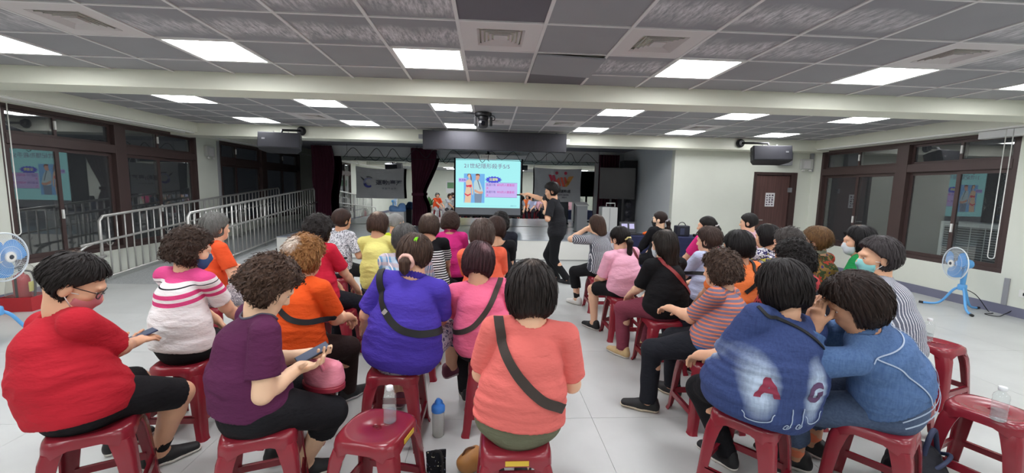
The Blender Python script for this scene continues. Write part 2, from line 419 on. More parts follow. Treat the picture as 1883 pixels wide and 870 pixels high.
hd = MB().tube([(DX0+.14, YF-.03, 1.0), (DX0+.26, YF-.03, 1.0)], .011, 8).tube([(DX0+.14, YF+.02, 1.0), (DX0+.14, YF-.03, 1.0)], .012, 8).build('door_handle', M_steel, door, True)
box('closer', DX1-.17, DX1-.12, YF-.05, YF+.02, 1.62, 1.72, M_grey, door)
def ink_mat(name, paper, ink, sx, sz, thr=.5):
    m = bpy.data.materials.new(name); m.use_nodes = True; t = NT(m); v = t.map(t.obj(), (sx, 1, sz))
    f = t.ramp(t.noise(v, 1, 3, .7), [(thr, 0.0), (thr+.04, 1.0)]); t.link(t.mix(f, lin(paper), lin(ink)), t.b.inputs['Base Color']); t.b.inputs['Roughness'].default_value = .6; return m
sh = thing('door_notice', 'white printed paper sheet taped to the brown door', 'notice', (DX0+.42, YF+.018, 1.45))
box('sheet', -.105, .105, -.003, 0, -.15, .15, mat('paper', '#e4e2e4', .6), sh)
wl = mat('paper_ink', '#5b4a5c', .7)
for k in range(3):
    for j in range(5): box('print', -.085+k*.06, -.045+k*.06-(.012 if (j+k) % 2 else 0), -.0045, -.003, -.12+j*.05, -.095+j*.05+(.01 if (j*k) % 3 else 0), wl, sh)

# --- stage, ramp, mirror
stage = struct(box('stage', -4.5, 4.0, YS, 12.36, 0, .445, M_stagew))
box('stage_floor', -4.5, 4.0, YS-.008, 12.36, .445, .46, M_stagefl, stage, .003)
rm = MB(); P = [(6.6, 0), (12.2, .455), (15, .455), (15, -.05), (6.6, -.05)]
rm.add([(-6.1, y, z) for y, z in P]+[(-4.62, y, z) for y, z in P], [(0, 1, 2, 3, 4), (9, 8, 7, 6, 5)]+[(i, i+5, (i+1) % 5+5, (i+1) % 5) for i in range(5)])
ramp = struct(rm.build('ramp', M_ramp))
cb = MB(); P = [(6.75, .06), (12.2, .5), (12.34, .5), (12.34, -.02), (6.75, -.02)]
cb.add([(-4.62, y, z) for y, z in P]+[(-4.505, y, z) for y, z in P], [(0, 1, 2, 3, 4), (9, 8, 7, 6, 5)]+[(i, i+5, (i+1) % 5+5, (i+1) % 5) for i in range(5)])
cb.build('curb', M_curb, ramp)
kb = MB(); P = [(6.8, .0), (9.07, .17), (9.07, 0), (6.8, -.01)]
kb.add([(-4.505, y, z) for y, z in P]+[(-4.493, y, z) for y, z in P], [(0, 1, 2, 3), (7, 6, 5, 4)]+[(i, i+4, (i+1) % 4+4, (i+1) % 4) for i in range(4)])
kb.build('kickboard', M_base, ramp)
mm = bpy.data.materials.new('mirror_silver'); mm.use_nodes = True; b = mm.node_tree.nodes['Principled BSDF']; b.inputs['Base Color'].default_value = (.82, .84, .84, 1); b.inputs['Metallic'].default_value = 1; b.inputs['Roughness'].default_value = .004
mir = thing('wall_mirror', 'wide wall mirror covering the back of the stage', 'mirror', (-.8, 12.35, .47))
for k in range(6): box('mirror_panel', -3.94+1.31*k, -3.94+1.31*k+1.308, -.012, .005, 0, 1.93, mm, mir)

# --- steel railings along the ramp
def railing(name, label, x, y0, y1, zb, h=1.02, nbar=0, fdrop=True, pend=.35):
    t = thing(name, label, 'railing', (x, y0, 0))
    L = y1-y0; zz = lambda y: zb(y0+y)
    top = [(0, 0, zz(0)), (0, 0, zz(0)+h-.06), (0, .06, zz(.06)+h), (0, L-.06, zz(L-.06)+h), (0, L, zz(L)+h-.06), (0, L, zz(L)+.0)]
    MB().tube(arcs(top), .022, 10).build('top_rail', M_steel, t, True)
    hr = [(0, -pend+.0, zz(0)+.42), (0, -pend-.06, zz(0)+.5), (0, -pend, zz(0)+.58), (0, -pend+.15, zz(0)+.63), (0, .1, zz(.1)+.655), (0, L+.05, zz(L)+.655)]
    MB().tube(spline([(.05, p[1], p[2]) for p in [(0, 0, zz(0)+.42)]+hr[0:]], 5), .019, 8).build('hand_rail', M_steel, t, True)
    MB().tube([(0, 0, zz(0)+.08), (0, L, zz(L)+.08)], .016, 8).build('bottom_rail', M_steel, t, True)
    nb = nbar or int(L/.145)
    for k in range(1, nb):
        y = L*k/nb; post = k % 8 == 0
        r = .019 if post else .011
        MB().tube([(0, y, zz(y) if post else zz(y)+.08), (0, y, zz(y)+h)], r, 8).build('post' if post else 'bar', M_steel, t, True)
        if k % 8 == 1 or k == 1:
            MB().tube(arc((0, y, zz(y)+.60), .045, PI, 2*PI, 5, (1, 0, 0), (0, 0, 1)), .008, 6).build('bracket', M_steel, t, True)
    return t
def arcs(p): return p
rz_ = lambda y: max(0, min(.455, .455*(y-6.6)/5.6))
railing('ramp_railing', 'steel barred railing beside the dark windows along the ramp', -5.9, 6.65, 12.15, rz_)
railing('ramp_railing', 'steel barred railing on the audience side of the ramp', -4.85, 7.0, 11.95, rz_, 1.04)
# ================================================================== BODIES: distance fields turned into meshes
F = np.float32
def A(*v): return np.array(v, F)
def nrm(v): v = np.asarray(v, F); return v/(np.linalg.norm(v)+1e-9)
def sines(p, freq, seed, n=4):
    r = np.random.RandomState(seed); o = np.zeros(len(p), F)
    for i in range(n):
        k = r.normal(size=3); k = k/np.linalg.norm(k)*freq*r.uniform(.7, 1.4)
        o += np.sin(p @ k.astype(F)+F(r.uniform(0, 6.3)))
    return o/n
class Prim:
    """rounded segment whose cross-section may be an ellipse (wide along `side`)"""
    def __init__(s, a, b, ra, rb=None, side=None, da=None, db=None, k=.02):
        s.a, s.b = A(*a), A(*b); s.ra = ra; s.rb = ra if rb is None else rb; s.side = None if side is None else nrm(side)
        s.da = s.ra if da is None else da; s.db = s.rb if db is None else db; s.k = k
        m = max(s.ra, s.rb, s.da, s.db); s.lo = np.minimum(s.a, s.b)-m; s.hi = np.maximum(s.a, s.b)+m
    def d(s, p):
        ba = s.b-s.a; q = p-s.a; h = np.clip((q @ ba)/max(float(ba @ ba), 1e-9), 0, 1).astype(F)
        q = q-h[:, None]*ba; w = s.ra+(s.rb-s.ra)*h
        if s.side is None: return np.sqrt((q*q).sum(1))-w
        e = s.da+(s.db-s.da)*h; x = q @ s.side; y2 = np.maximum((q*q).sum(1)-x*x, 0)
        return (np.sqrt((x/w)**2+y2/(e*e))-1)*np.minimum(w, e)
class Ell:
    def __init__(s, c, r, R=None, k=.015):
        s.c = A(*c); s.r = A(*r); s.R = None if R is None else np.asarray(R, F); s.k = k; m = max(r); s.lo = s.c-m; s.hi = s.c+m
    def d(s, p):
        q = p-s.c
        if s.R is not None: q = q @ s.R
        k0 = np.sqrt(((q/s.r)**2).sum(1)); k1 = np.sqrt(((q/(s.r*s.r))**2).sum(1))
        return k0*(k0-1)/np.maximum(k1, 1e-6)
class Field:
    def __init__(s, prims, cuts=(), disp=None, off=0.):
        s.p = prims; s.cuts = list(cuts); s.disp = disp; s.off = off
        s.lo = np.min([q.lo for q in prims], 0)-.02-off; s.hi = np.max([q.hi for q in prims], 0)+.02+off
    def __call__(s, p):
        p = np.asarray(p, F); d = np.full(len(p), 9., F)
        for q in s.p:
            m = .07+q.k+s.off
            i = np.nonzero(((p > q.lo-m) & (p < q.hi+m)).all(1))[0]
            if not len(i): continue
            e = q.d(p[i]); o = d[i]; k = q.k
            h = np.maximum(k-np.abs(e-o), 0)/k
            d[i] = np.minimum(e, o)-h*h*k*.25
        d -= s.off
        if s.disp is not None:
            i = np.nonzero(np.abs(d) < .05)[0]
            if len(i): d[i] += s.disp(p[i])
        for c in s.cuts: d = np.maximum(d, c(p))
        return d
class Sub:
    """a whole field used as one primitive of another"""
    def __init__(s, f, k): s.f = f; s.k = k; s.lo, s.hi = f.lo, f.hi
    def d(s, p): return s.f(p)
def plane(pt, n):
    pt = A(*pt); n = nrm(n); return lambda p: (p-pt) @ n
def limit(pt, n, c, r):
    """plane cut that only acts near c"""
    pt = A(*pt); n = nrm(n); c = A(*c)
    return lambda p: np.where(((p-c)**2).sum(1) < r*r, (p-pt) @ n, -9).astype(F)
def outside(prim, off=0.): return lambda p: -(prim.d(p)-off)
CORN = [(i, j, k) for i in (0, 1) for j in (0, 1) for k in (0, 1)]
EDG = [(a, b) for a in range(8) for b in range(a+1, 8) if sum(x != y for x, y in zip(CORN[a], CORN[b])) == 1]
def nets(f, h, lo=None, hi=None, keep=None):
    """surface nets on a sparsely evaluated grid"""
    lo = f.lo if lo is None else np.maximum(lo, f.lo-.01); hi = f.hi if hi is None else np.minimum(hi, f.hi+.01)
    B = 4; nb = np.maximum(np.ceil((hi-lo)/(h*B)).astype(int), 1); n = nb*B
    g = np.stack(np.meshgrid(*[np.arange(k) for k in nb], indexing='ij'), -1).reshape(-1, 3)
    dc = f((lo+(g+.5)*h*B).astype(F)).reshape(nb)
    act = np.abs(dc) < h*B*1.25
    big = np.kron(dc, np.ones((B, B, B), F)); V = np.full(n+1, 1., F); V[:-1, :-1, :-1] = np.where(big < 0, -1, 1)
    m = np.zeros(n+1, bool); am = np.kron(act, np.ones((B, B, B), bool))
    for c in CORN: m[c[0]:c[0]+n[0], c[1]:c[1]+n[1], c[2]:c[2]+n[2]] |= am
    ix = np.nonzero(m); V[ix] = f((lo+np.stack(ix, 1)*h).astype(F))
    S = V < 0; cs = np.zeros(n, np.int8)
    for c in CORN: cs += S[c[0]:c[0]+n[0], c[1]:c[1]+n[1], c[2]:c[2]+n[2]]
    cell = (cs > 0) & (cs < 8)
    if keep is not None:
        ci = np.nonzero(cell); cell[ci] = keep((lo+(np.stack(ci, 1)+.5)*h).astype(F))
    ci = np.stack(np.nonzero(cell), 1)
    if not len(ci): return np.zeros((0, 3), F), np.zeros((0, 4), int)
    cv = np.stack([V[ci[:, 0]+c[0], ci[:, 1]+c[1], ci[:, 2]+c[2]] for c in CORN], 1)
    acc = np.zeros((len(ci), 3), F); cnt = np.zeros(len(ci), F)
    for a, b in EDG:
        va, vb = cv[:, a], cv[:, b]; x = (va < 0) != (vb < 0); t = np.where(x, va/np.where(x, va-vb, 1), 0)[:, None]
        pa, pb = A(*CORN[a]), A(*CORN[b]); acc += np.where(x[:, None], pa+(pb-pa)*t, 0); cnt += x
    P = (lo+(ci+acc/cnt[:, None])*h).astype(F)
    for it in range(2):
        e = h*.35; T = A(1, -1, -1), A(-1, -1, 1), A(-1, 1, -1), A(1, 1, 1); gr = np.zeros_like(P)
        for t in T: gr += t*f(P+t*e)[:, None]
        gr /= 4*e; g2 = np.maximum((gr*gr).sum(1), .25); st = -(f(P)/g2)[:, None]*gr
        L = np.linalg.norm(st, axis=1, keepdims=True); P += st*np.minimum(1, h*.6/np.maximum(L, 1e-9))
    idx = np.full(n, -1); idx[tuple(ci.T)] = np.arange(len(ci)); Q = []
    for ax in range(3):
        u, v = [(1, 2), (2, 0), (0, 1)][ax]
        s0 = [slice(0, n[k]) for k in range(3)]; a0 = list(s0); a1 = list(s0); a1[ax] = slice(1, n[ax]+1)
        X = S[tuple(a0)] != S[tuple(a1)]; e = np.stack(np.nonzero(X), 1); e = e[(e[:, u] > 0) & (e[:, v] > 0)]
        sg = S[tuple(e.T)]; q = []
        for du, dv in ((1, 1), (0, 1), (0, 0), (1, 0)):
            c = e.copy(); c[:, u] -= du; c[:, v] -= dv; q.append(idx[tuple(c.T)])
        q = np.stack(q, 1); ok = (q >= 0).all(1); q = q[ok]; sg = sg[ok]; q[~sg] = q[~sg][:, ::-1]; Q.append(q)
    return P, np.concatenate(Q)
def mk(name, parts, m, parent):
    vs, fs, b = [], [], 0
    for P, Q in parts:
        vs.append(P); fs.append(Q+b); b += len(P)
    P = np.concatenate(vs); Q = np.concatenate(fs)
    me = bpy.data.meshes.new(name); me.vertices.add(len(P)); me.vertices.foreach_set('co', P.astype(F).ravel())
    me.loops.add(Q.size); me.loops.foreach_set('vertex_index', Q.astype(np.int32).ravel())
    me.polygons.add(len(Q)); me.polygons.foreach_set('loop_start', np.arange(0, Q.size, 4, dtype=np.int32))
    me.update(calc_edges=True); me.validate(); me.shade_smooth(); me.materials.append(m)
    return link(name, me, parent)
def hit(f, o, d, tmax=1.6):
    o = A(*o); d = nrm(d); t = 0.
    for i in range(120):
        v = float(f((o+d*F(t))[None])[0]); v = min(v, .05)
        if v < .0006: return o+d*F(t)
        t += max(v*.7, .0008)
        if t > tmax: return None
    return None
def hits(f, O, d, tmax=1.6):
    """many rays of one direction at once; misses give nan"""
    O = np.asarray(O, F); d = nrm(d); t = np.zeros(len(O), F); done = np.zeros(len(O), bool)
    for i in range(110):
        a = np.nonzero(~done & (t < tmax))[0]
        if not len(a): break
        v = np.minimum(f(O[a]+t[a, None]*d), .05); ok = v < .0007; done[a[ok]] = True; b = a[~ok]; t[b] += np.maximum(v[~ok]*.7, .0008)
    P = O+t[:, None]*d; P[~done] = np.nan; return P
def rot(yaw=0, pitch=0, roll=0):
    """yaw left about z, pitch nods down, roll leans to the right; degrees; columns = x,y,z axes"""
    y, p, r = [math.radians(v) for v in (yaw, -pitch, roll)]
    return np.array(Matrix.Rotation(y, 3, 'Z') @ Matrix.Rotation(p, 3, 'X') @ Matrix.Rotation(r, 3, 'Y'), F)
def ik(a, t, l1, l2, hint):
    a, t = A(*a), A(*t); v = t-a; L = float(np.linalg.norm(v)); d = v/L; L2 = min(L, (l1+l2)*.995)
    t = a+d*F(L2); x = (l1*l1-l2*l2+L2*L2)/(2*L2); y = math.sqrt(max(l1*l1-x*x, 1e-6))
    h = A(*hint); h = nrm(h-d*float(h @ d)); return a+d*F(x)+h*F(y), t

# ------------------------------------------------------------------ people materials
def skin_mat(c):
    L = tuple(min(.85, x*1.28) for x in lin(c))
    return mat('skin_'+c, L, .5, spec=.35, var=.05, vscale=14, bump=.06, bscale=90, bdist=.001)
def hair_mat(name, col, tip=None, curl=False, crown=None, crown_col='#b9b0a8', crown_r=.06, streak=.28):
    m = bpy.data.materials.new(name); m.use_nodes = True; t = NT(m); o = t.obj(); c = lin(col)
    v = t.map(o, (45, 45, 45) if curl else (75, 75, 7)); f = t.noise(v, 1.4, 3, .6); g = t.ramp(f, [(.35, 0.0), (.68, 1.0)])
    hi = lin(tip) if tip else tuple(min(1, x*1.7+.004) for x in c)
    base = t.mix(t.math('MULTIPLY', g, streak), c, hi)
    if crown is not None:
        s = t.n.new('ShaderNodeVectorMath'); s.operation = 'DISTANCE'; t.link(o, s.inputs[0]); s.inputs[1].default_value = crown
        w = t.math('ADD', s.outputs['Value'], t.math('MULTIPLY', t.math('SUBTRACT', f, .5), .05))
        base = t.mix(t.ramp(t.math('DIVIDE', w, crown_r), [(.45, 1.0), (1.0, 0.0)]), base, lin(crown_col))
    t.link(base, t.b.inputs['Base Color']); t.b.inputs['Roughness'].default_value = .5; t.b.inputs['Specular IOR Level'].default_value = .22
    t.link(t.bump(t.noise(t.map(o, (70, 70, 70) if curl else (160, 160, 12)), 1.5, 4 if curl else 2, .7), .9 if curl else .5, .006 if curl else .003), t.b.inputs['Normal'])
    return m
def cloth_mat(name, col, rough=.85, weave=.12):
    m = bpy.data.materials.new(name); m.use_nodes = True; t = NT(m); o = t.obj(); t.b.inputs['Roughness'].default_value = rough
    t.b.inputs['Specular IOR Level'].default_value = .18
    c = tuple(min(.88, x*1.02+.003) for x in lin(col)) if isinstance(col, str) else None
    if c:
        t.link(t.mix(t.noise(o, 9, 4), tuple(x*.94 for x in c), tuple(min(1, x*1.05) for x in c)), t.b.inputs['Base Color'])
    else: t.link(col(t, o), t.b.inputs['Base Color'])
    n1 = t.noise(t.map(o, (7, 7, 16), (0, 0, 0), (0, .5, .3)), 1.6, 3, .55)
    b0 = t.bump(t.noise(t.map(o, (16, 16, 40), (3, 1, 0), (.4, .3, .6)), 1.3, 2, .5), .3, .012); b1 = t.bump(n1, .42, .022, b0); t.link(t.bump(t.noise(o, 420, 1), weave, .001, b1), t.b.inputs['Normal'])
    return m
def zbands(stops):
    """stops: list of (z, colour) going up; constant bands in local height"""
    z0, z1 = stops[0][0], 1.3
    def f(t, o):
        s = t.sep(o); u = t.math('DIVIDE', t.math('SUBTRACT', t.math('ADD', s[2], t.math('MULTIPLY', s[1], -.25)), z0), z1-z0)
        return t.ramp(u, [((z-z0)/(z1-z0), c) for z, c in stops], True)
    return f
def stripes(a, b, freq, duty, axis=2, wob=.0, rt=(0, 0, 0)):
    def f(t, o):
        s = t.sep(t.map(o, (1, 1, 1), (0, 0, 0), rt)); x = s[axis]
        if wob: x = t.math('ADD', x, t.math('MULTIPLY', t.noise(o, 4, 2), wob))
        u = t.math('FRACT', t.math('MULTIPLY', x, freq)); return t.mix(t.math('LESS_THAN', u, duty), lin(a), lin(b))
    return f
def blobs(cols, scale, detail=2, stretch=(1, 1, 1)):
    def f(t, o):
        n = t.noise(t.map(o, stretch), scale, detail, .6); k = len(cols)
        return t.ramp(n, [(.26+.48*i/k, c) for i, c in enumerate(cols)], True)
    return f
def plaid(a, b, c, fr):
    def f(t, o):
        s = t.sep(o); x = t.math('ADD', s[0], t.math('MULTIPLY', s[1], .7))
        u = t.math('FRACT', t.math('MULTIPLY', x, fr)); v = t.math('FRACT', t.math('MULTIPLY', s[2], fr))
        q = t.mix(t.math('LESS_THAN', u, .45), lin(a), lin(b)); q = t.mix(t.math('MULTIPLY', t.math('LESS_THAN', v, .4), .6), q, lin(c))
        return t.mix(t.math('LESS_THAN', t.math('ABSOLUTE', t.math('SUBTRACT', u, .7)), .06), q, lin('#e9dede'))
    return f
EYE = MB().lathe([(.0005, -.011), (.006, -.009), (.0105, -.004), (.011, 0), (.0105, .004), (.006, .009), (.0005, .011)], 10).mesh('eye', mat('eye_white', '#d9d4cf', .2), True)
PUP = MB().lathe([(.0005, -.003), (.004, -.002), (.0052, 0), (.004, .002), (.0005, .003)], 10, Matrix.Rotation(PI/2, 4, 'X')).mesh('iris', mat('iris', '#1b1210', .15), True)

class Person:
    def __init__(s, label, at, yaw, head, hyaw=0, hpitch=8, hroll=0, bulk=1., size=1., vox=.014, skin='#c79a7c', hairc='#1c1614', hair='bob',
                 shirt='#cc3333', sleeve=('short', .72), legs=('long', '#1a1a1e'), shoes='#1a1a1c', sole='#d8d4cc', hands=None, elbows=None, feet=None, knees=None,
                 loose=.014, hem=None, pelvis=None, crown=None, hairk=None, neckcut=.012, seated=True, fold=1., group=None, vneck=0, collar=None, sock=None, hcol=None, sc=None, hood=0, seed=None, flare=.014):
        s.root = r = thing('person', label, 'person', (at[0], at[1], 0), math.radians(yaw)); s.yaw = yaw; s.at = at
        if group: r['group'] = group
        s.vox = vox; seed = seed if seed is not None else int(abs(at[0])*131+at[1]*57) % 1000; s.skin = skin_mat(skin)
        Ry = rot(yaw).T
        H = Ry @ (A(*head)-A(at[0], at[1], 0)); s.H = H; Rh = rot(hyaw, hpitch, hroll); s.Rh = Rh
        S = size; hb = bulk**.5
        P = A(0, -.02, .588) if pelvis is None else A(*pelvis)
        pit = math.radians(hpitch)
        back = Rh @ A(0, -1, 0); back[2] = 0
        C7 = H+A(0, 0, -.110*S)+back*F(.02+.075*math.sin(max(pit, 0)))
        SCp = H+A(0, 0, -.166*S)+back*F(.015+.085*math.sin(max(pit, 0))) if sc is None else A(*sc)
        up = nrm(SCp-P); side = nrm(np.cross(A(0, 1, 0), up)); fw = np.cross(up, side)
        s.P, s.SC, s.side, s.up, s.fw = P, SCp, side, up, fw
        TL_ = float(np.linalg.norm(SCp-P)); B = bulk
        slouch = .03+.02*max(0, (.42-TL_)/.1)
        W = P+up*F(TL_*.32)-fw*F(slouch*.8); C = P+up*F(TL_*.68)-fw*F(slouch)
        U = P+up*F(TL_*.93)-fw*F(.012)
        def torso(e, flare=0.):
            return [Prim(P, W, .170*B+flare+e, .150*B+flare*.8+e, side, .128*B+e+flare*.6, .115*B+e+flare*.4, .03),
                    Prim(W, C, .150*B+e+flare*.6, .130*B**.8+e, side, .115*B+e+flare*.3, .100*B**.8+e, .03),
                    Prim(C, U, .130*B**.8+e, .092+e, side, .100*B**.8+e, .066*hb+e*.7, .025)]
        sh = {}; arms = []; s.arm = {}
        dh = {'L': (-.11, .33, .60), 'R': (.11, .33, .60)}; hands = {**dh, **(hands or {})}
        eh = {'L': (-.5, -.6, -1), 'R': (.5, -.6, -1)}; eh.update(elbows or {})
        for q, g in (('L', -1), ('R', 1)):
            J = U+side*F(g*.157*S*max(1, hb*.97))+up*F(.012); E, Wr = ik(J, hands[q][:3], .262*S, .232*S, eh[q]); sh[q] = (J, E, Wr); s.arm[q] = sh[q]
            cl = Prim(C7+side*F(g*.03)-up*F(.05), J, .036*hb, .044*hb, k=.03)
            arms += [cl, Prim(J, E, .047*hb, .037*hb, k=.03), Prim(E, J+(E-J)*F(.6), .036*hb, .043*hb, k=.02), Prim(E, E+(Wr-E)*F(.35), .036*hb, .037*hb, k=.02), Prim(E+(Wr-E)*F(.35), Wr, .037*hb, .0255*hb, k=.02)]
        # hands: palm, four fingers, thumb
        fingers = []; s.palm = {}; hand_boxes = []
        for q, g in (('L', -1), ('R', 1)):
            J, E, Wr = sh[q]; d = nrm(Wr-E); opt = hands[q][3] if len(hands[q]) > 3 else {}
            f = nrm(A(*opt['dir'])) if 'dir' in opt else nrm(d+A(0, 0, -.25))
            n_ = A(*opt.get('palm', (0, 0, -1))); n_ = nrm(n_-f*float(n_ @ f)); sd = np.cross(f, n_)*F(g)   # sd points to the thumb side
            curl = opt.get('curl', 35); k0 = Wr+f*F(.088)
            fingers += [Prim(Wr+f*F(.018), Wr+f*F(.075), .029, .036, sd, .0165, .0135, .015), Prim(Wr-d*F(.01), Wr+f*F(.03), .024, .026, k=.015)]
            for i, (o, L) in enumerate(((.027, .066), (.009, .074), (-.0095, .069), (-.0275, .054))):
                c1 = math.radians(curl*(.55+.1*i)); c2 = math.radians(curl*(1.35+.12*i)); sp = sd*F(o*.9)
                d1 = f*F(math.cos(c1))+n_*F(math.sin(c1))+sp; d2 = f*F(math.cos(c2))+n_*F(math.sin(c2))+sp*F(.5); a = k0+sd*F(o)-f*F(.008 if i in (0, 3) else 0)
                if i == 0 and opt.get('point'): d1 = d2 = f
                m_ = a+nrm(d1)*F(L*.52); fingers += [Prim(a-f*F(.015), m_, .0092, .0083, k=.006), Prim(m_, m_+nrm(d2)*F(L*.5), .0083, .007, k=.004)]
            tb = Wr+f*F(.022)+sd*F(.026)+n_*F(.004); tm = tb+nrm(f*F(.75)+sd*F(.65)+n_*F(.35))*F(.042); te = tm+nrm(f+sd*F(.15)+n_*F(.45))*F(.032)
            fingers += [Prim(tb, tm, .0125, .0102, k=.012), Prim(tm, te, .0102, .0082, k=.005)]
            s.palm[q] = (Wr+f*F(.07)+n_*F(.02), f, n_, sd); c_ = Wr+f*F(.09)+n_*F(.02); hand_boxes.append((c_-F(.115), c_+F(.115)))
        # legs
        legs_p = []; s.leg = {}; ft = {'L': (-.13, .30, .085), 'R': (.13, .30, .085)} if seated else {'L': (-.1, 0, .085), 'R': (.1, .0, .085)}
        ft.update(feet or {}); kh = {'L': (-.25, 1, .35), 'R': (.25, 1, .35)}; kh.update(knees or {})
        for q, g in (('L', -1), ('R', 1)):
            hp = P+side*F(g*.088*B)-A(0, 0, .012) if seated else P+side*F(g*.085)-A(0, 0, .06)
            K, An = ik(hp, ft[q][:3], .385*S, .375*S, kh[q]); s.leg[q] = (hp, K, An)
            cb_ = nrm(np.cross(np.cross(nrm(K-hp), nrm(An-K)), nrm(An-K)))*F(-1)
            cm = K+(An-K)*F(.3)-cb_*F(.008)
            legs_p += [Prim(hp, K, .086*B, .056*hb, k=.04), Prim(K, cm, .053*hb, .054*hb, k=.02), Prim(cm, An, .054*hb, .035*hb, k=.02)]
        s.toe = {}
        for q, g in (('L', -1), ('R', 1)):
            hp, K, An = s.leg[q]; o = ft[q][3] if len(ft[q]) > 3 else {}
            td = nrm(A(*o['toe'])) if 'toe' in o else nrm(A(g*.22, 1, -.0)); s.toe[q] = (td, o)
            legs_p += [Prim(An-A(0, 0, .0), An+td*F(.04)-A(0, 0, .035), .036, .034, k=.02), Prim(An-td*F(.035)-A(0, 0, .045), An+td*F(.14)-A(0, 0, .055), .032, .026, k=.02)]
        # head
        def hd(v): return H+Rh @ (A(*v)*F(S))
        def he(c, r, k=.02): return Ell(hd(c), [x*S for x in r], Rh, k)
        s.hd, s.he = hd, he
        head_p = [he((0, -.012, .018), (.076, .094, .09), .02), he((0, .034, -.04), (.061, .06, .083), .03), he((0, .05, -.09), (.04, .04, .032), .03),
                  he((.035, .052, -.035), (.026, .03, .026), .02), he((-.035, .052, -.035), (.026, .03, .026), .02),
                  Prim(hd((0, .086, -.008)), hd((0, .104, -.042)), .0085, .0135, k=.012), he((.012, .094, -.047), (.01, .011, .008), .008), he((-.012, .094, -.047), (.01, .011, .008), .008),
                  he((0, .086, -.072), (.022, .012, .0065), .008), he((0, .084, -.084), (.02, .012, .0075), .008), he((0, .083, .012), (.05, .014, .012), .02),
                  Prim(C7, hd((0, -.03, -.05)), .058*hb, .054, k=.03), Prim(U-up*F(.02), C7, .05, .055*hb, k=.03)]
        for g in (-1, 1):
            head_p += [he((g*.079, -.008, -.025), (.011, .022, .032), .008), he((g*.084, -.012, -.018), (.008, .02, .022), .006)]
        body = Field(torso(-.022)+arms+legs_p+head_p+fingers)
        fb = [(H-F(.17), H+F(.15))]+hand_boxes
        inb = lambda p, e: np.any([((p > a-F(e)) & (p < b+F(e))).all(1) for a, b in fb], 0)
        s.body = body
        hf = min(vox*.62, .0085)
        parts = [nets(body, vox, keep=lambda p: ~inb(p, 0))]
        for i, (a, b) in enumerate(fb):
            h2 = hf if i == 0 else min(vox*.55, .0062)
            parts.append(nets(body, h2, a-F(vox*2), b+F(vox*2), keep=lambda p, a=a, b=b: ((p > a-F(vox)) & (p < b+F(vox))).all(1)))
        s.meshes = {}; s.meshes['body'] = mk('body', parts, s.skin, r)
        for g in (-1, 1):
            e = link('eye', EYE, r, Vector(hd((g*.031, .0765, -.012)))); e.rotation_euler = Matrix(Rh.tolist()).to_euler(); e.scale = (1.2, 1, .75)
            i = link('iris', PUP, e, (0, .0105, 0))
        lip = MB().lathe([(.001, -.006), (.014, -.003), (.019, 0), (.014, .003), (.001, .006)], 12).build('lips', mat('lips', '#9c5b52', .4), r, True, loc=Vector(hd((0, .0955, -.078))), rot=Matrix(Rh.tolist()).to_euler())
        lip.scale = (1, .22, 1.1)
        # hair
        s.make_hair(hair, hairc, hairk or {}, S, seed, crown, hcol)
        # shirt
        hz = P+up*F((hem if hem is not None else -.055)-.02)
        sl, fr = sleeve
        sp = torso(loose, flare)+[]
        cuts = []
        for q, g in (('L', -1), ('R', 1)):
            J, E, Wr = sh[q]
            sp.append(Prim(C7+side*F(g*.035)-up*F(.048), J, .042*hb+loose*.4, .050*hb+loose*.5, k=.03))
            if sl == 'none': continue
            e1 = J+(E-J)*F(min(fr, 1)+.12); dr = nrm(E-J); sl_p = [Prim(J, e1, .051*hb+loose*.6, .049*hb+loose*1.15, k=.018)]
            if fr > 1:
                e2 = E+(Wr-E)*F(fr-1); sl_p.append(Prim(E, e2+(Wr-E)*F(.1), .044*hb+loose, .034*hb+loose*.9, k=.03)); dr = nrm(Wr-E); ec = e2
            else: ec = J+(E-J)*F(fr)
            sd_ = seed+(17 if g > 0 else 31)
            sp.append(Sub(Field(sl_p, [limit(ec, dr, ec+dr*F(.07), .155 if fr <= 1 else .13)], lambda p, sd_=sd_: (.0032*sines(p, 34, sd_, 4)).astype(F)), .005 if fr <= 1 else .010))
        if hood: sp.append(Ell(C7-fw*F(.045)-up*F(.075), (.105, .045, .075), None, .02)); sp.append(Ell(C7-fw*F(.055)-up*F(.03), (.085, .04, .035), None, .01))
        ph = (P+up*F(.02))
        def folds(p, P=P, up=up, side=side, fw=fw, a=fold, sd=seed):
            z = (p-P) @ up; x = (p-P) @ side; y = (p-P) @ fw
            wv = sines(p, 11, sd, 3)
            wz = np.exp(-((z-.10)/.11)**2)
            n1 = sines(np.stack([x*1.2+z*.5, y*.6, z*2.6-x*.6], 1), 24, sd, 4); n2 = sines(np.stack([x*2, y, z*.7], 1), 20, sd+5, 3)
            out = a*(.0075*wz*(np.abs(n1)-.25)+.0042*n1*np.clip(1.2-z*2, .3, 1)+.0036*n2+.0012*wz*np.sin(z*120+6*wv))
            return out.astype(F)
        nk = Prim(C7+up*F(.01), H, .062*hb, .06)
        cuts += [plane(hz, -up), outside(nk, neckcut)]
        if vneck: cuts.append(outside(Ell(U+up*F(.05)-fw*F(.03), (.10, .09, vneck)), 0))
        s.shirt = Field(sp, cuts, folds); s.shirt_raw = Field(sp, [], folds)
        sm = shirt if not isinstance(shirt, str) else cloth_mat('cloth_'+shirt+str(seed), shirt)
        s.meshes['shirt'] = mk('shirt', [nets(s.shirt, vox*.8)], sm, r)
        if collar:
            pts = [C7+up*F(-.012)+(side*F(math.cos(t))*F(.069*hb)+fw*F(math.sin(t)*.064*hb+.006)-up*F(.018*math.sin(t))) for t in np.linspace(-1.25*PI, .25*PI, 20)]
            cf = Field([Prim(a, b, .019, .019, up, .006, .006, .008) for a, b in zip(pts, pts[1:])])
            mk('collar', [nets(cf, .0065)], collar if not isinstance(collar, str) else cloth_mat('collar_'+collar, collar), r)
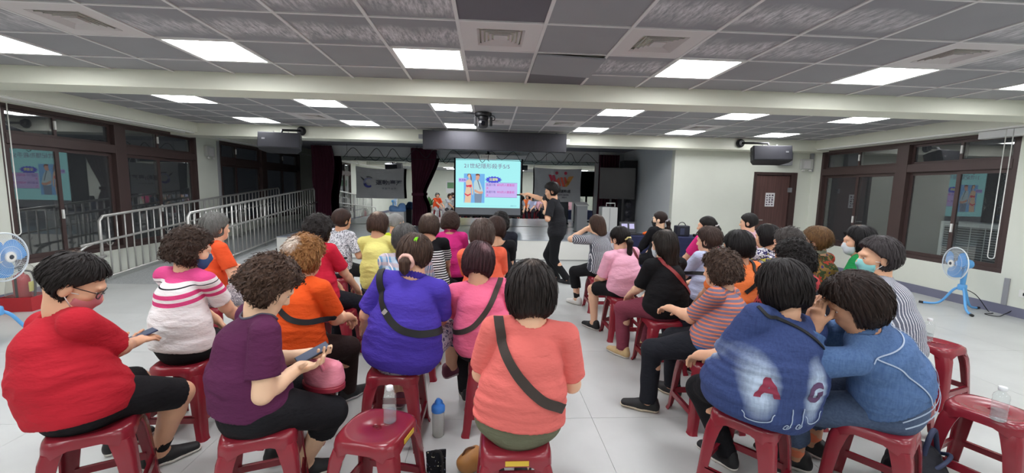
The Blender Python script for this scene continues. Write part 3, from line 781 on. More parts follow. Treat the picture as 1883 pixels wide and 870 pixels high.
        # trousers / skirt
        kind, lc = legs[:2]; lm = lc if not isinstance(lc, str) else cloth_mat('cloth_'+lc+'_b', lc)
        ext = {'long': 1.985, 'crop': 1.55, 'capri': 1.28, 'shorts': .86, 'bermuda': .98}.get(kind, 1.2)
        lp = [Prim(P-up*F(.03)-A(0, 0, .02), P+up*F(.06), .158*B, .148*B, side, .122*B, .112*B, .03), Prim(P-A(0, 0, .05), P+A(0, .05, -.05), .158*B, .15*B, side, .075*B, .07*B, .04)] if seated else [Prim(P-up*F(.04), P+up*F(.08), .165*B, .15*B, side, .12*B, .115*B, .06)]
        lcuts = []
        for q in 'LR':
            hp, K, An = s.leg[q]; e = .012 if kind != 'tight' else .006
            lp.append(Prim(hp, K, .085*B+e, .06*hb+e, k=.04))
            if ext > 1: lp.append(Prim(K, K+(An-K)*F(min(ext-1+.12, 1.02)), .056*hb+e, (.056 if ext < 1.6 else .046)*hb+e, k=.03)); ec = K+(An-K)*F(ext-1); dr = nrm(An-K)
            else: ec = hp+(K-hp)*F(ext); dr = nrm(K-hp)
            lcuts.append(limit(ec, dr, ec+dr*F(.1), .2 if ext <= 1 else .10))
        if kind == 'skirt':
            k1, k2 = s.leg['L'][1], s.leg['R'][1]; mid = (k1+k2)*F(.5); lp.append(Prim(P+A(0, .05, -.02), mid, .17*B, .15, A(1, 0, 0), .09, .075, .05))
        s.trousers = Field(lp, lcuts+([plane((0, 0, .452), (0, 0, -1))] if 0 else []), lambda p: (.004*sines(p, 30, seed+3, 3)).astype(F))
        mk('trousers' if kind != 'skirt' else 'skirt', [nets(s.trousers, vox)], lm, r)
        # shoes
        shm = shoes if not isinstance(shoes, str) else mat('shoe_'+shoes, shoes, .6, var=.1, vscale=40, bump=.1, bscale=120)
        slm = mat('sole_'+sole, sole, .6)
        for q in 'LR':
            hp, K, An = s.leg[q]; td, o = s.toe[q]; dn = nrm(np.cross(np.cross(td, A(0, 0, 1) if abs(td[2]) < .8 else A(0, 1, 0)), td)); sdv = np.cross(td, dn)
            bz = An-dn*F(.085)
            a, b = bz-td*F(.045)+dn*F(.036), bz+td*F(.165)+dn*F(.03)
            up_f = Field([Prim(a, bz+td*F(.05)+dn*F(.042), .036, .043, sdv, .036, .036, .02), Prim(bz+td*F(.05)+dn*F(.042), b, .043, .036, sdv, .04, .024, .02), Prim(a+dn*F(.02), a+dn*F(.045)+td*F(.01), .034, .037, k=.015)],
                         [plane(bz+dn*F(.02), -dn), outside(Prim(An+dn*F(.02), An+dn*F(.1), .034), 0)])
            so_f = Field([Prim(a, bz+td*F(.05)+dn*F(.03), .038, .043, sdv, .04, .04, .02), Prim(bz+td*F(.05)+dn*F(.03), b, .045, .04, sdv, .04, .032, .02)], [plane(bz+dn*F(.0215), dn), plane(bz+dn*F(.001), -dn)])
            h3 = min(vox*.6, .0085)
            so = mk('shoe', [nets(up_f, h3)], shm, r); mk('sole', [nets(so_f, h3)], slm, so)
            if sock:
                dr = nrm(An-K); mk('sock', [nets(Field([Prim(An-dr*F(.10), An, .043*hb, .039)], [plane(An-dr*F(.09), -dr)]), .009)], cloth_mat('sock_'+sock, sock), r)
    def make_hair(s, style, col, k, S, seed, crown, hcol):
        he, hd, H, Rh = s.he, s.hd, s.H, s.Rh
        t = k.get('t', 0.)+.005      # extra thickness
        sides = k.get('low', -.10)-.006
        loc = lambda p: (p-H) @ Rh / F(S)
        cap = [he((0, -.014, .024), (.086+t, .104+t, .096+t), .02)]
        cuts = []; amp = k.get('amp', .0011); frq = 0
        hair_y = k.get('y', .03)
        def face(p):
            q = loc(p); return ((q[:, 1]-hair_y-.95*np.maximum(q[:, 2]-k.get('fz', .0), 0))*.72*S).astype(F)
        def low(zb, slope=.0):
            return lambda p: ((zb+slope*loc(p)[:, 1]-loc(p)[:, 2])*S).astype(F)
        if style in ('bob', 'curly', 'long', 'pony', 'bun'):
            if style == 'bob': cap += [he((0, -.026, -.022), (.088+t, .088+t, .088+t*.5), .03), he((0, -.03, -.06), (.076+t*.8, .066+t*.7, .062), .03)]; cuts.append(low(sides, -.35))
            if style == 'curly': cap += [he((0, -.03, -.02), (.096+t, .092+t, .10), .03), he((0, -.05, -.06), (.08+t, .06+t, .06), .03)]; cuts.append(low(sides, -.25))
            if style == 'long':
                L = k.get('len', .24); cap += [he((0, -.03, -.03), (.09+t, .085+t, .11), .03), Prim(hd((0, -.06, -.05)), hd((0, -.085, -L)), .085*S, .08*S, Rh @ A(1, 0, 0), .05*S, .035*S, .04)]
            if style in ('pony', 'bun'):
                cap = [he((0, -.014, .022), (.084+t, .102+t, .094+t), .02), he((0, -.05, -.03), (.072, .058, .07), .03)]; cuts.append(low(-.085, -.4))
        else:   # short
            cap += [he((0, -.035, -.02), (.081+t, .078+t, .085), .03)]; cuts.append(low(sides, -.55))
            for g in (-1, 1): cuts.append(outside(he((g*.088, .0, -.04), (.022, .032, .046)), 0))
        cuts.append(face)
        if style == 'curly':
            def disp(p): return (-.006*k.get('c', 1)*(1.6*sines(p, 95, seed, 4)+1.5*np.abs(sines(p, 210, seed+5, 6))+.9*sines(p, 330, seed+7, 5))).astype(F)
        else:
            def disp(p):
                q = loc(p); a = np.arctan2(q[:, 0], -q[:, 1]+.02); return (-amp*np.sin(a*41+4*sines(q, 18, seed, 3))-amp*1.8*sines(np.stack([a*1.0, q[:, 2]*.5, a*0], 1), 14, seed, 4)).astype(F)
        m = hcol or hair_mat('hair_%s_%d' % (col, seed), col, crown=None if crown is None else tuple(float(x) for x in hd(crown[0])), crown_col=crown[1] if crown else '#fff', crown_r=crown[2] if crown else .05, tip=k.get('tip'), curl=style == 'curly')
        s.hair_mat = m; f = Field(cap, cuts, disp); s.hair_f = f
        o = mk('hair', [nets(f, min(s.vox*.6, .0085))], m, s.root)
        if s.vox < .014: s.strands(f, o, m, style, seed, S)
        if style == 'pony':
            b = hd(k.get('base', (0, -.11, -.01))); L = k.get('len', .2); c2 = hd((k.get('dx', 0), -.14, -.06)); e = c2+A(k.get('ex', 0), -.005, -L)
            tf = Field([Prim(b, c2, .024, .03, k=.02), Prim(c2, c2+(e-c2)*F(.55), .03, .026, k=.02), Prim(c2+(e-c2)*F(.55), e, .026, .006, k=.02)], [], lambda p: (-.0015*np.sin(p[:, 0]*400+sines(p, 60, 2, 3)*2)).astype(F))
            mk('ponytail', [nets(tf, .0075)], m, s.root)
            cc = Vector(b*F(.6)+c2*F(.4)); d = Vector(c2-b).normalized()
            M = Matrix.Translation(cc) @ d.to_track_quat('Z', 'Y').to_matrix().to_4x4()
            ring = MB().tube([M @ Vector(((.026+k.get('tie_r', .008)*.8)*math.cos(a), (.026+k.get('tie_r', .008)*.8)*math.sin(a), .004*math.sin(5*a))) for a in np.linspace(0, 2*PI, 21)[:-1]], k.get('tie_r', .008), 8, True)
            ring.build('hair_tie', mat('hair_tie_'+k.get('tie', '#222222'), k.get('tie', '#222222'), .6), s.root, True)
        if style == 'bun':
            c = hd((0, -.115, -.0)); mk('bun', [nets(Field([Ell(c, (.034, .03, .034))], [], lambda p: (-.0025*np.sin((p-c)[:, 2]*260+(p-c)[:, 0]*120)).astype(F)), .0075)], m, s.root)
    def strands(s, f, o, m, style, seed, S):
        """loose locks: thin ribbons that follow the fall of the hair"""
        rg = np.random.RandomState(seed); n = len(o.data.vertices); v = np.zeros(n*3, F); o.data.vertices.foreach_get('co', v); v = v.reshape(-1, 3)
        N = 620 if s.vox < .012 else 260; curly = style == 'curly'
        if style == 'short': q = (v-s.H) @ s.Rh; v = v[(q[:, 1] < .0) | (q[:, 2] > .075)]; n = len(v)
        p = v[rg.randint(0, n, N)].copy()
        crown = s.hd((0, -.03, .12)); e = F(.004); T = [A(1, -1, -1), A(-1, -1, 1), A(-1, 1, -1), A(1, 1, 1)]
        steps = 7; L = (rg.uniform(.006, .011, N) if curly else rg.uniform(.008, .016, N)*(.55 if style == 'short' else 1)).astype(F); ph = rg.uniform(0, 6.3, N); lift = rg.uniform(.0008, .003, N).astype(F)
        up = s.Rh @ A(0, 0, 1); path = []; nor = []
        side0 = rg.normal(size=(N, 3)).astype(F)*F(.9 if curly else .12)
        for i in range(steps):
            g = sum(t*f(p+t*e)[:, None] for t in T)/(4*e); g /= np.linalg.norm(g, axis=1, keepdims=True)+1e-6
            p = p-(f(p)-lift*(1+(.9 if curly else .35)*i))[:, None].clip(-.006, .006)*g
            path.append(p.copy()); nor.append(g)
            d = (p-crown)*F(4)-up*F(1.)+side0+(np.stack([np.sin(ph+i*1.7), np.cos(ph+i*1.9), np.sin(ph*2+i*1.5)], 1)*F(1.3 if curly else .1)).astype(F)
            d -= (d*g).sum(1, keepdims=True)*g; d /= np.linalg.norm(d, axis=1, keepdims=True)+1e-6; p = p+d*L[:, None]
        P_ = np.stack(path, 1); G_ = np.stack(nor, 1); D = np.gradient(P_, axis=1); Q = np.cross(D, G_); Q /= np.linalg.norm(Q, axis=2, keepdims=True)+1e-6
        wd = (np.array([.5, .9, 1, .95, .8, .55, .12])*(.0042 if curly else .0036))[None, :, None]*rg.uniform(.6, 1.3, (N, 1, 1))
        a = P_-Q*wd; b = P_+Q*wd; c = P_+G_*(.0016)
        V = np.stack([a, c, b], 2).reshape(-1, 3).astype(F); q = []
        base = (np.arange(N)*steps*3)[:, None]
        for i in range(steps-1):
            for j in (0, 1): q.append(base+np.array([[i*3+j, i*3+j+1, (i+1)*3+j+1, (i+1)*3+j]]))
        mk('hair_locks', [(V, np.concatenate(q))], m, s.root)
    # ---- extras
    def strap(s, pts, w, m, name='bag_strap', th=.004, uvs=False):
        """ribbon laid on the back of the shirt through (x, z) points in the person's frame"""
        if name == 'bag_strap':
            a, b, c, d = pts[0], pts[1], pts[-2], pts[-1]; e = lambda p, q, k: (p[0]+(p[0]-q[0])*k, p[1]+(p[1]-q[1])*k)
            pts = [(a[0]+(a[0]-b[0])*.5, a[1]+.06)]+list(pts)+[e(d, c, .5)]
        path = spline([(x, 0, z) for x, z in pts], 10)
        O = [s.P+s.up*F(v.z)+s.side*F(v.x)-s.fw*F(.5) for v in path] if uvs else [(v.x, -.7, v.z) for v in path]
        P3 = [Vector([float(c) for c in h]) for h in hits(s.shirt_raw, O, s.fw if uvs else (0, 1, 0)) if not np.isnan(h).any()]
        return s.ribbon(P3, w, m, name, th)
    def ribbon(s, P3, w, m, name, th=.004, f=None):
        f = f or s.shirt_raw
        vs, fs = [], []
        N = len(P3)
        # smooth
        for it in range(2): P3 = [P3[0]]+[(P3[i-1]+P3[i]*2+P3[i+1])/4 for i in range(1, N-1)]+[P3[-1]]
        for i, p in enumerate(P3):
            e = .012; g = [float(f(np.array([[p.x+dx, p.y+dy, p.z+dz]], F))[0]) for dx, dy, dz in ((e, 0, 0), (-e, 0, 0), (0, e, 0), (0, -e, 0), (0, 0, e), (0, 0, -e))]
            n = Vector((g[0]-g[1], g[2]-g[3], g[4]-g[5])).normalized(); d = (P3[min(i+1, N-1)]-P3[max(i-1, 0)]).normalized(); q = d.cross(n).normalized()
            for a, b in ((-.5, .004), (.5, .004), (.5, .004+th), (-.5, .004+th)): vs.append(p+q*(a*w)+n*b)
        for i in range(N-1):
            for k in range(4): fs.append((4*i+k, 4*i+(k+1) % 4, 4*i+4+(k+1) % 4, 4*i+4+k))
        fs += [(3, 2, 1, 0), (4*N-4, 4*N-3, 4*N-2, 4*N-1)]
        return MB().add(vs, fs).build(name, m, s.root, 40)
    def band(s, z_off, w, m, name): pass
    def mask(s, m, loops=True):
        f = Field([s.he((0, .036, -.058), (.064, .066, .066), .02), s.he((0, .05, -.095), (.043, .046, .036), .03), Prim(s.hd((0, .088, -.02)), s.hd((0, .1, -.05)), .012, .0165, k=.03)], [lambda p: ((.03-((p-s.H) @ s.Rh)[:, 1])*1).astype(F), lambda p: (((p-s.H) @ s.Rh)[:, 2]+.018).astype(F)])
        o = mk('face_mask', [nets(f, .0075)], m, s.root)
        for g in (-1, 1):
            for z in (-.03, -.09):
                MB().tube([Vector(s.hd((g*.064, .04, z))), Vector(s.hd((g*.078, .012, (z-.03)/2-.0))), Vector(s.hd((g*.084, -.018, -.03)))], .0022, 5).build('ear_loop', M_white, o, True)
        return o
    def glasses(s, col='#111113'):
        m = mat('spectacle_frame', col, .3); mb = MB()
        for g in (-1, 1):
            mb.tube([Vector(s.hd((g*.034+.026*math.cos(a), .102-.012*abs(math.cos(a))*(1 if g*math.cos(a) > 0 else .2), -.014+.019*math.sin(a)))) for a in np.linspace(0, 2*PI, 17)[:-1]], .0022, 6, True)
            mb.tube([Vector(s.hd((g*.06, .09, -.008))), Vector(s.hd((g*.08, .0, -.006))), Vector(s.hd((g*.082, -.02, -.015)))], .002, 6)
        mb.tube([Vector(s.hd((-.009, .105, -.012))), Vector(s.hd((.009, .105, -.012)))], .0022, 6)
        o = mb.build('glasses', m, s.root, True)
        for g in (-1, 1):
            l = MB().lathe([(.024, -.0006), (.024, .0006)], 16).build('lens', clear('lens', '#eef2f2', .95, .02, 1.4), o, loc=Vector(s.hd((g*.034, .1, -.014))), rot=(Matrix(s.Rh.tolist()) @ Matrix.Rotation(PI/2, 3, 'X')).to_euler())
    def project(s, me, name, cx, cz, m=None, f=None, lift=.0025):
        """lay a flat x/y mesh (lettering) on the back of the shirt"""
        f = f or s.shirt_raw; v = np.zeros(len(me.vertices)*3, F); me.vertices.foreach_get('co', v); v = v.reshape(-1, 3)
        O = np.stack([cx+v[:, 0], np.full(len(v), -.7, F), cz+v[:, 1]], 1); P = hits(f, O, (0, 1, 0)); P[:, 1] -= lift+np.maximum(v[:, 2], 0)
        ok = ~np.isnan(P).any(1); P[~ok] = O[~ok]
        me.vertices.foreach_set('co', P.ravel()); me.update(); return link(name, me, s.root)
    def neck_trim(s, m, r=.0055, off=.0):
        pts = []; c = s.SC+s.up*F(.065)
        for a in np.linspace(0, 2*PI, 23)[:-1]:
            d = nrm(s.side*F(math.cos(a))+s.fw*F(math.sin(a))); best = None
            for z in np.linspace(.03, -.10, 16):
                o = c+s.up*F(z)+d*F(.02+off); 
                h = hit(s.shirt, o+d*F(.16), -d, .3)
                if h is not None and float((h-c) @ d) > .0: best = h; break
            if best is not None: pts.append(Vector(best))
        if len(pts) > 12:
            pts = spline(pts+[pts[0]], 3)[:-1]
            for it in range(3): pts = [(pts[i-1]+pts[i]*2+pts[(i+1) % len(pts)])/4 for i in range(len(pts))]
            MB().tube(pts, r, 7, True).build('neck_trim', m, s.root, True)
    def world(s, p):
        return s.root.matrix_world @ Vector(p) if False else Matrix.Translation((s.at[0], s.at[1], 0)) @ Matrix.Rotation(math.radians(s.yaw), 4, 'Z') @ Vector([float(x) for x in p])
# ================================================================== THINGS
M_stool = mat('stool_plastic', '#872431', .25, spec=.6, var=.06, vscale=5)
M_label = mat('stool_label', '#d8b43a', .5)
def stool_meshes():
    def sq(t, h, p=4.5):   # rounded square of half size h
        c, s = math.cos(t), math.sin(t); r = (abs(c)**p+abs(s)**p)**(-1/p); return h*r*c, h*r*s
    n = 48; vs = []; fs = []; rings = []
    def ring(fn):
        b = len(vs); vs.extend(fn(2*PI*(k+.5)/n) for k in range(n)); rings.append(b)
    ring(lambda t: (.021*math.cos(t), .014*math.sin(t), .44)); ring(lambda t: (.021*math.cos(t), .014*math.sin(t), .453)); ring(lambda t: (.025*math.cos(t), .018*math.sin(t), .456))
    ring(lambda t: (.10*math.cos(t), .10*math.sin(t), .456)); ring(lambda t: (.132*math.cos(t), .132*math.sin(t), .459)); ring(lambda t: (.139*math.cos(t), .139*math.sin(t), .4605))
    ring(lambda t: (*sq(t, .146, 3.2), .458)); ring(lambda t: (*sq(t, .153), .447)); ring(lambda t: (*sq(t, .158), .425))
    def ap(t, h, d):
        x, y = sq(t, h); e = abs(math.cos(2*t)); w = max(0, 1-e*1.25); return x, y, .412-.05*w-d
    ring(lambda t: ap(t, .1605, 0)); ring(lambda t: ap(t, .156, .0)); ring(lambda t: (*sq(t, .150), .44))
    for a, b in zip(rings, rings[1:]):
        for k in range(n): fs.append((a+k, a+(k+1) % n, b+(k+1) % n, b+k))
    seat = MB().add(vs, fs).mesh('seat', M_stool, 50)
    # one leg: tapered angle section at the (+,+) corner
    L = MB(); lv = []
    zs = [(.402, .147, .076), (.365, .158, .074), (.30, .166, .066), (.15, .177, .056), (.03, .186, .048), (.012, .192, .05), (0, .196, .054)]
    for z, o, w in zs:
        t = .008; c = .022
        prof = [(o-w, o), (o-c, o), (o-c*.3, o-c*.3), (o, o-c), (o, o-w), (o-t, o-w), (o-t, o-c-t*.4), (o-c*.3-t*.8, o-c*.3-t*.8), (o-c-t*.4, o-t), (o-w, o-t)]
        lv += [(x, y, z) for x, y in prof]
    m = 10; lf = []
    for i in range(len(zs)-1):
        for k in range(m): lf.append((i*m+k, i*m+(k+1) % m, (i+1)*m+(k+1) % m, (i+1)*m+k))
    lf += [tuple(range(m)), tuple(reversed(range((len(zs)-1)*m, len(zs)*m)))]
    leg = L.add(lv, lf).mesh('leg', M_stool, 50)
    st = MB().box(-.135, .135, .168, .178, .115, .155).box(-.135, .135, .158, .178, .149, .155).mesh('stretcher', M_stool)
    lab = MB().box(-.05, .05, -.1625, -.1595, .418, .440).mesh('sticker', M_label)
    return seat, leg, st, lab
SEAT, LEG, STR, LAB = stool_meshes()
def stool(x, y, rz, label, sticker=None):
    t = thing('stool', label, 'stool', (x, y, 0), math.radians(rz), 'dark red plastic stools')
    link('seat', SEAT, t)
    for k in range(4):
        link('leg', LEG, t, None, (0, 0, k*PI/2)); link('stretcher', STR, t, None, (0, 0, k*PI/2))
    if sticker is not None:
        s = link('sticker', LAB, t, None, (0, 0, sticker*PI/2)); s['label'] = 'yellow printed label'
    return t
ST = [(-.51, 1.88, -14, 'empty dark red plastic stool with a water bottle, between the purple and salmon shirts', 1), (2.72, 1.98, 22, 'empty dark red stool with a water bottle, beside the black backpack', None), (3.48, 2.95, 18, 'empty dark red stool with a water bottle, nearest the blue fan on the far side', None)]
for a in ST: stool(*a)
# --- bottles
M_pet = clear('clear_bottle', '#fbfdfd', .92, .04, 1.38); M_cap = mat('bottle_cap', '#eceef0', .35)
prof = [(.026, 0), (.031, .004)]+[(.0315-(.0022 if k % 2 else 0), .014+.0085*k) for k in range(12)]+[(.0315, .122), (.028, .137), (.0165, .150), (.013, .156), (.013, .162)]
BOT = MB().lathe(prof, 24).mesh('bottle_body', M_pet, 40)
CAP = MB().lathe([(.0155, .158), (.0165, .160), (.0165, .176), (.015, .178)], 20).mesh('cap', M_cap, 40)
WAT = MB().lathe([(.024, .003), (.0285, .006), (.0285, .055), (.0285, .056)], 20).mesh('water', clear('water', '#eef4f6', .9, .02, 1.33), 40)
for x, y, lb in ((-.457, 1.91, 'clear plastic water bottle with white cap on the stool behind the violet shirt'), (3.46, 2.98, 'clear plastic water bottle with white cap on the stool facing the standing blue fan'), (2.60, 1.86, 'clear plastic water bottle with white cap on the stool beside the backpack')):
    t = thing('water_bottle', lb, 'bottle', (x, y, .4605), group='clear water bottles'); link('bottle_body', BOT, t); link('cap', CAP, t); link('water', WAT, t)
t = thing('tumbler', 'tall frosted shaker tumbler with a bright blue lid on the floor', 'tumbler', (-.302, 2.53, 0))
MB().lathe([(.034, 0), (.037, .004), (.04, .175), (.04, .178)], 24).build('cup', mat('frosted_cup', '#c9cbc9', .25, Alpha=.55), t, 40)
MB().lathe([(.033, .003), (.034, .025), (.034, .026)], 24).build('drink', mat('drink', '#c2c3b4', .4), t, 40)
MB().lathe([(.042, .165), (.043, .168), (.043, .195), (.036, .207), (.02, .214), (.02, .228), (.014, .24), (.012, .246)], 24).build('lid', mat('blue_lid', '#3f86e0', .35), t, 40)
MB().tube(arc((0, .03, .205), .022, -.4, PI+.2, 8, (1, 0, 0), (0, 0, 1)), .005, 6).build('loop', mat('blue_lid', '#3f86e0', .35), t, True)
# --- small floral pouch, tan bag, backpack
def floral(name, base, cols, sc):
    return cloth_mat(name, blobs([cols[1], base, base, base, base, cols[0]], sc))
t = thing('floral_pouch', 'small black floral lunch pouch with black handle standing on the floor', 'bag', (-.262, 2.10, 0), .2)
pm = floral('floral_pouch', '#1b1b20', ['#d8d3b8', '#8d97b5'], 60)
mb = MB(); v = []
for z, a, b in ((0, .048, .03), (.01, .052, .034), (.12, .05, .032), (.175, .053, .012), (.18, .053, .008)): v += [(a*max(-1, min(1, 1.2*math.cos(q))), b*math.sin(q), z) for q in np.linspace(0, 2*PI, 25)[:-1]]
mb.add(v, [(i*24+k, i*24+(k+1) % 24, (i+1)*24+(k+1) % 24, (i+1)*24+k) for i in range(4) for k in range(24)]+[tuple(reversed(range(24))), tuple(range(96, 120))]).build('pouch_body', pm, t, 40)
MB().tube(spline([(-.02, -.02, .17), (-.01, -.035, .2), (.02, -.04, .19), (.03, -.042, .12), (.028, -.04, .05)]), .008, 6).build('handle', M_blackm, t, True)
t = thing('leather_bag', 'tan brown leather bag slumped on the floor beside the salmon shirt', 'bag', (-.085, 2.19, 0), .3)
f = Field([Ell((0, 0, .05), (.075, .05, .06), k=.02), Ell((.03, .01, .07), (.05, .045, .06), k=.03)], [plane((0, 0, .001), (0, 0, -1))], lambda p: (.006*sines(p, 70, 3, 4)).astype(F))
mk('bag_body', [nets(f, .008)], mat('tan_leather', '#a8743f', .5, var=.15, vscale=30, bump=.2, bscale=120), t)
MB().tube(spline([(-.05, 0, .08), (-.02, 0, .13), (.04, .01, .12), (.06, .01, .08)]), .006, 6).build('handle', mat('tan_leather_dark', '#5f3d22', .5), t, True)
t = thing('backpack', 'black backpack lying on the floor beside an empty red stool', 'backpack', (2.33, 1.98, 0), .5)
f = Field([Ell((0, 0, .09), (.20, .13, .10), k=.05), Ell((.1, .03, .12), (.11, .1, .11), k=.05), Ell((-.1, -.03, .06), (.1, .1, .07), k=.05)], [plane((0, 0, .001), (0, 0, -1))], lambda p: (.012*sines(p, 28, 4, 4)+.004*sines(p, 80, 2, 4)).astype(F))
mk('bag_body', [nets(f, .012)], cloth_mat('backpack_nylon', '#191a22', .6), t)
MB().tube(spline([(.02, -.02, .18), (.05, -.03, .30), (.13, -.03, .31), (.17, -.04, .2), (.18, -.06, .08)], 8), .012, 8).build('strap', mat('navy_webbing', '#2b3350', .7), t, True)
MB().tube(spline([(-.05, -.06, .14), (.04, -.1, .19), (.14, -.1, .2), (.19, -.05, .17)], 8), .010, 8).build('strap', mat('navy_webbing', '#2b3350', .7), t, True)
# --- blue fans
M_fan = mat('fan_blue', '#63abe8', .35); M_blade = mat('fan_blade', '#5a9fe0', .3, Alpha=.92); M_cage = mat('cage_wire', '#dfe6ea', .3)
def fan(x, y, z, yaw, label, feet, tilt=0, ph=0):
    t = thing('electric_fan', label, 'fan', (x, y, 0), 0)
    M = Matrix.Translation((0, 0, z)) @ Matrix.Rotation(math.radians(yaw), 4, 'Z') @ Matrix.Rotation(math.radians(tilt), 4, 'X')   # faces local +y
    R_ = .225
    cg = MB()
    for s_, dep in ((1, .055), (-1, -.055)):
        for k in range(64):
            a = 2*PI*k/64; c, sn = math.cos(a), math.sin(a)
            cg.tube([M @ Vector((r*c, .04+s_*d, r*sn)) for r, d in ((.05, abs(dep)), (.15, abs(dep)*.85), (.21, abs(dep)*.35), (R_, 0))], .0011, 3, cap=False)
        for r, d in ((.05, 1), (.1, .95), (.17, .72)):
            cg.tube([M @ Vector((r*math.cos(a), .04+dep*d, r*math.sin(a))) for a in np.linspace(0, 2*PI, 33)[:-1]], .0015, 4, True)
    cg.build('wire_cage', M_cage, t, True)['kind'] = 'stuff'
    MB().tube([M @ Vector((R_*math.cos(a), .04, R_*math.sin(a))) for a in np.linspace(0, 2*PI, 49)[:-1]], .007, 8, True).build('cage_ring', M_cage, t, True)
    Q = M @ Matrix.Rotation(-PI/2, 4, 'X')
    MB().lathe([(.005, .098), (.045, .096), (.05, .09), (.05, .085)], 24, Q).build('hub_badge', M_white, t, 40)
    MB().lathe([(.005, .1005), (.02, .1), (.022, .097)], 20, Q).build('emblem', mat('emblem_dark', '#3b4048', .3), t, 40)
    for k in range(3):
        b = MB(); vs = []; a0 = 2*PI*k/3+ph
        for i in range(7):
            r = .035+.027*i
            for j in range(7):
                wdt = (.5+.42*math.sin(PI*min(1, i/6*.9+.12))); a = a0+wdt*(j/6-.5)*1.9+.12*i/6
                vs.append(M @ Vector((r*math.cos(a), .035+.03*(j/6-.5), r*math.sin(a))))
        fs = [(i*7+j, i*7+j+1, i*7+j+8, i*7+j+7) for i in range(6) for j in range(6)]
        vs2 = [v+(M.to_3x3() @ Vector((0, .004, 0))) for v in vs]; n_ = len(vs)
        fs += [tuple(q+n_ for q in reversed(f_)) for f_ in fs]
        b.add(vs+vs2, fs).build('blade', M_blade, t, True)
    MB().lathe([(.01, .02), (.04, .018), (.045, .0), (.045, -.03)], 20, Q).build('spinner', M_fan, t, 40)
    MB().lathe([(.05, -.02), (.062, -.035), (.065, -.12), (.055, -.145), (.02, -.15)], 24, Q).build('motor', M_fan, t, 40)
    p0 = M @ Vector((0, -.08, -.05))
    MB().tube([p0, (p0.x, p0.y, z-.12), (p0.x, p0.y, .30)], [.03, .034, .026], 12).build('column', M_fan, t, 40)
    MB().lathe([(.045, .29), (.05, .3), (.048, .36), (.04, .37)], 20, Matrix.Translation((p0.x, p0.y, 0))).build('collar', M_fan, t, 40)
    for fx, fy in feet:
        d = Vector((fx-x-p0.x, fy-y-p0.y, 0)); e = Vector((p0.x, p0.y, 0))
        l = MB().tube(spline([e+d*.05+Vector((0, 0, .33)), e+d*.22+Vector((0, 0, .27)), e+d*.45+Vector((0, 0, .10)), e+d*.65+Vector((0, 0, .035)), e+d+Vector((0, 0, .016))], 5), .0155, 8).build('leg', M_fan, t, True)
        c = e+d; MB().tube([c+Vector((0, 0, .016))-d.normalized()*.02, c+Vector((0, 0, .016))+d.normalized()*.03], .0185, 8).build('rubber_foot', M_black, l, True)
    return t, p0
t, p0 = fan(6.60, 5.42, .66, 74, 'blue floor fan on three bent legs below the window opposite the railing', [(6.5, 5.75), (6.5, 5.1), (7.02, 5.45)], 0, .4)
MB().tube(spline([(.08, .03, .33), (.3, -.02, .22), (.42, -.1, .01), (.34, -.22, .012), (.18, -.25, .012), (.22, -.36, .012), (.42, -.28, .012), (.5, -.32, .1), (.52, -.4, .27), (.54, -.45, .28)], 8), .005, 6).build('power_cord', M_blackm, t, True)
fan(-4.55, 4.1, .845, -84, 'tall blue fan with wire cage near the fire extinguisher', [(-4.38, 4.42), (-4.9, 4.3), (-4.75, 3.75)], 0, .5)
# --- fire extinguisher in its red box under a plastic bag
t = thing('fire_extinguisher', 'red fire extinguisher with black handle in a red floor box under clear film', 'extinguisher', (-5.62, 5.28, 0), .15)
M_red = mat('extinguisher_red', '#b3222c', .35)
bx = MB()
for a in ((-.17, .17, -.15, -.14), (-.17, .17, .14, .15), (-.17, -.16, -.14, .14), (.16, .17, -.14, .14)): bx.box(*a, 0, .17)
bx.box(-.16, .16, -.14, .14, 0, .02).build('floor_box', M_red, t)
MB().lathe([(.06, .02), (.075, .04), (.075, .36), (.06, .41), (.03, .43), (.025, .45)], 24, Matrix.Translation((-.02, 0, 0))).build('cylinder', M_red, t, 40)
box('strap', -.032, -.008, -.08, -.074, .05, .40, M_black, t)
MB().tube([(-.02, 0, .44), (-.02, 0, .52)], .016, 10).build('valve', M_black, t, True)
box('lever', -.03, -.01, -.09, .05, .50, .53, M_black, t, .004)
MB().tube(spline([(.0, .02, .47), (.07, .03, .44), (.1, .02, .3), (.095, .0, .12)]), .011, 8).build('hose', M_black, t, True)
fl = MB(); v = []
for z, r in ((.17, .17), (.3, .155), (.42, .14), (.52, .09), (.58, .03)): v += [(r*1.0*math.cos(a)*(1+.06*math.sin(5*a+z*20)), r*.85*math.sin(a)*(1+.06*math.cos(4*a+z*16)), z) for a in np.linspace(0, 2*PI, 25)[:-1]]
fl.add(v, [(i*24+k, i*24+(k+1) % 24, (i+1)*24+(k+1) % 24, (i+1)*24+k) for i in range(4) for k in range(24)]).build('film_cover', clear('clear_film', '#f2f2f0', .9, .12, 1.3), t, True)
box('tag', .085, .09, -.05, .03, .22, .34, mat('tag_yellow', '#d6cf72', .5), t)
